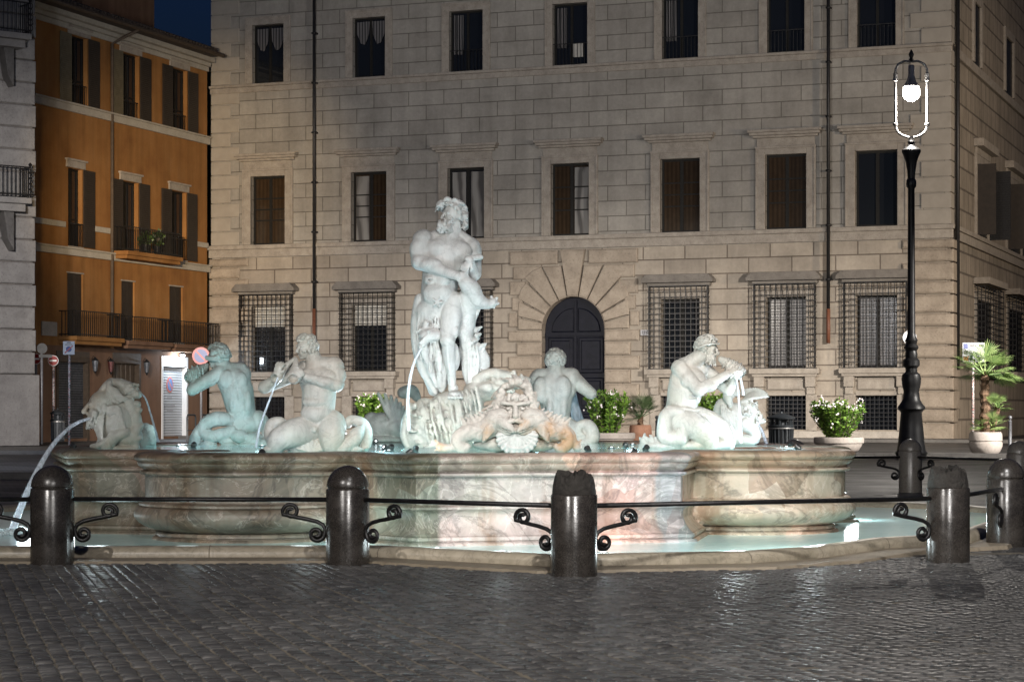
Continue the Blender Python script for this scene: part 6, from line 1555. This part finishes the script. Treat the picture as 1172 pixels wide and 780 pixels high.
# ------------------------------------------------------------------ bins
M['bin'] = plain('dark_bin_paint', (.022, .026, .03), (.04, .045, .05), 8, .45, .2)
def bin_(px, pyb, Y, hpx, wpx, label):
    q = Y/F; e_ = empty('litter_bin', W(px, pyb, Y), 0, label, 'litter bin'); r = wpx*q/2; h = hpx*q
    b = MB().lathe([(r*.86, 0), (r*.9, .04*h), (r*.82, .06*h), (r*.82, .60*h), (r*.95, .62*h), (r*.98, .66*h), (r*.9, .68*h)], 24)
    for i in range(20): a = i*math.pi/10; c, s_ = math.cos(a), math.sin(a); b.tube([(r*.84*c, r*.84*s_, .06*h), (r*.9*c, r*.9*s_, .60*h)], r*.06, 4)
    b.build('body', M['bin'], e_, auto=35)
    b = MB()
    for i in range(6): a = i*math.pi/3+.26; b.tube([(r*.8*math.cos(a), r*.8*math.sin(a), .66*h), (r*.8*math.cos(a), r*.8*math.sin(a), .84*h)], r*.09, 5)
    b.lathe([(r*.45, .66*h), (r*.45, .83*h)], 12); b.build('opening', M['bin'], e_)
    MB().lathe([(r*1.02, .825*h), (r*1.05, .86*h), (r*.8, .90*h), (r*.35, .955*h), (r*.12, .97*h), (r*.1, 1.0*h), (.01, 1.01*h)], 24).build('lid', M['bin'], e_, auto=35)
    MB().lathe([(r*.97, .585*h), (r*.99, .60*h), (r*.97, .615*h)], 24).build('band', M['lantern'], e_, auto=40)
bin_(894, 518, 63, 47, 31, 'dark litter bin with a conical lid right of the scallop mask')
bin_(66, 505, 84, 38, 17, 'dark litter bin in front of the graffiti covered roller shutter')
# ------------------------------------------------------------------ signs and posts
M['pole'] = plain('grey_pole', (.10, .10, .11), (.19, .19, .20), 12, .5, .3); M['sign_back'] = plain('dull_sign_back', (.05, .05, .05), (.09, .088, .085), 6, .5, .3); M['sign_grey'] = plain('grey_sign_board', (.30, .31, .33), (.38, .39, .41), 4, .5)
k = NM('stickered_pole'); k.set(k.ramp(k.noise(9, 2, .5, k.mapping((1, 1, 2.5))), [(.35, (.12, .12, .12)), (.48, (.45, .42, .40)), (.56, (.40, .08, .06)), (.62, (.15, .15, .16))], 'CONSTANT'), .5); M['sticker'] = k.m
def disc(b, r, y0, y1, n=28, sx=1): return b.prism([(sx*r*math.cos(2*math.pi*i/n), r*math.sin(2*math.pi*i/n)) for i in range(n)], y0, y1)
def sign(px, pyb, Y, pys, rpx, kind, label, rz=0, pole='pole', pole_px=1.5, name='road_sign'):
    q = Y/F; e_ = empty(name, W(px, pyb, Y), rz, label, 'road sign'); zc = (pyb-pys)*q; r = rpx*q
    MB().tube([(0, .04, 0), (0, .04, zc+r*.9)], pole_px*q, 8).build('pole', M[pole], e_, auto=40)
    def part(b, nm, m_, par): o = b.build(nm, m_, par); o.location = (0, 0, zc); return o
    if kind == 'no_entry':
        part(disc(MB(), r, -.02, .0), 'disc', M['white'], e_); part(disc(MB(), r*.92, -.026, -.021), 'red_field', M['red'], e_); part(MB().box(-r*.66, r*.66, -.032, -.027, -r*.16, r*.16), 'white_bar', M['white'], e_)
    elif kind == 'no_parking':
        part(disc(MB(), r, -.02, .0), 'disc', M['red'], e_); part(disc(MB(), r*.76, -.026, -.021), 'blue_field', M['blue'], e_)
        part(MB().prism([(-r*.62, r*.48), (-r*.48, r*.62), (r*.62, -r*.48), (r*.48, -r*.62)], -.032, -.027), 'red_bar', M['red'], e_)
    elif kind == 'back':
        part(disc(MB(), r, -.02, .0), 'disc', M['sign_back'], e_); part(MB().box(-r*.6, r*1.9, -.022, -.002, -r*1.75, -r*1.15), 'plate', M['sign_back'], e_)
    elif kind == 'zone':
        part(MB().box(-r, r, -.03, .0, -r*1.15, r*1.15), 'board', M['sign_grey'], e_); part(disc(MB(), r*.5, -.036, -.031).__class__().prism([(r*.5*math.cos(t), -r*.2+r*.5*math.sin(t)) for t in np.linspace(0, 6.28, 25)[:-1]], -.036, -.031), 'blue_disc', M['blue'], e_)
        part(MB().prism([(-r*.75, -r*.82), (-r*.62, -r*.95), (r*.75, r*.32), (r*.62, r*.45)], -.042, -.037), 'red_bar', M['red'], e_)
        part(MB().box(-r*.35, r*.35, -.036, -.031, r*.84, r*1.0).box(-r*.62, r*.62, -.036, -.031, r*.52, r*.64), 'lettering', M['dark'], e_)
    return e_
sign(79, 524, 60, 398, 6.6, 'zone', 'square grey end of zone sign with a red bar on a stickered pole', 0, 'sticker')
sign(61, 505, 85, 412.5, 6, 'no_entry', 'round red no entry sign in front of the graffiti covered shutter', 0, 'sticker')
sign(41, 506, 84.5, 410.5, 6.2, 'no_entry', 'round red no entry sign half hidden by the grey palace corner', R(10))
sign(48, 508, 80.5, 398.5, 6, 'back', 'dull round sign seen from its back with a small plate below', R(25))
sign(230, 507, 82, 407, 10, 'no_parking', 'round blue and red no parking sign behind the triton turned away')
# tourist sign by the palm
Yq = 70; q = Yq/F; e_ = empty('parking_sign', W(1114, 518, Yq), 0, 'square grey parking sign on a stickered pole behind the bushy fan palm', 'road sign')
MB().tube([(0, .05, 0), (0, .05, 126*q)], 1.6*q, 8).build('pole', M['sticker'], e_, auto=40)
bd = MB().box(-12.5*q, 12.5*q, -.03, .02, 104*q, 126*q).build('board', M['sign_grey'], e_)
MB().box(-11.5*q, -6.5*q, -.037, -.031, 119*q, 125*q).build('blue_panel', M['blue'], bd); MB().box(-4*q, 3*q, -.037, -.031, 122*q, 123.5*q).box(6*q, 11*q, -.037, -.031, 121.5*q, 124*q).build('lettering', M['dark'], bd)
MB().prism([(-9*q+2.6*q*math.cos(t), 115*q+2.6*q*math.sin(t)) for t in np.linspace(0, 6.28, 21)[:-1]], -.037, -.031).build('dark_symbol', M['dark'], bd)
M['orange_paint'] = plain('orange_panel', (.5, .14, .02), (.55, .18, .03), 4, .5)
MB().box(-11.5*q, -6*q, -.037, -.031, 105.5*q, 110*q).build('orange_panel', M['orange_paint'], bd); MB().box(-4*q, -1*q, -.037, -.031, 106*q, 111*q).build('blue_panel', M['blue'], bd)
# round sign half hidden by the lamp post
e_ = empty('back_sign', W(1041, 514, 72), 0, 'round pale sign half hidden by the lamp post, left side showing', 'road sign'); q = 72/F
MB().tube([(0, .05, 0), (0, .05, 136*q)], 1.4*q, 8).build('pole', M['sticker'], e_, auto=40); disc(MB(), 8*q, -.02, .02).build('disc', M['sign_grey'], e_).location = (0, 0, 128*q); disc(MB(), 6.6*q, -.03, -.021).build('field', M['white'], e_).location = (0, 0, 128*q)
for i, (px, pyb, Y, h, lab) in enumerate(((752, 508, 78, 33, 'dark slim iron post with a ball top left of the bearded triton'), (1156, 517, 66, 42, 'grey blue slim iron post with a ball top right of the palm pot'))):
    q = Y/F; e_ = empty('street_post', W(px, pyb, Y), 0, lab, 'post', 'slim iron posts on the pavement')
    MB().lathe([(3.4*q, 0), (3.4*q, 3*q), (2.2*q, 5*q), (1.9*q, (h-8)*q), (2.5*q, (h-7)*q), (1.2*q, (h-5.5)*q)], 14).build('shaft', M['bin'] if i == 0 else M['pole'], e_, auto=40)
    MB().lathe([(1.2*q, 0)]+[(2.4*q*math.sin(a), (3-2.4*math.cos(a))*q) for a in np.linspace(.5, 3.1, 9)], 14, (0, 0, (h-5.5)*q)).build('ball', M['bin'] if i == 0 else M['pole'], e_, smooth=True)
# cycle hoops by the shop
for i, (px, lab) in enumerate(((219, 'left iron cycle hoop before the pale roller shutter'), (235, 'right iron cycle hoop beside the palace corner'))):
    Y = 86; q = Y/F; e_ = empty('cycle_hoop', W(px, 505, Y), R(70), lab, 'cycle rack', 'cycle hoops near the shop')
    MB().tube([(-.35, 0, 0), (-.35, 0, .95), (-.28, 0, 1.05), (.28, 0, 1.05), (.35, 0, .95), (.35, 0, 0)], .035, 8).bar((-.35, 0, .45), (.35, 0, .45), .025).build('hoop', M['bin'], e_, auto=40)
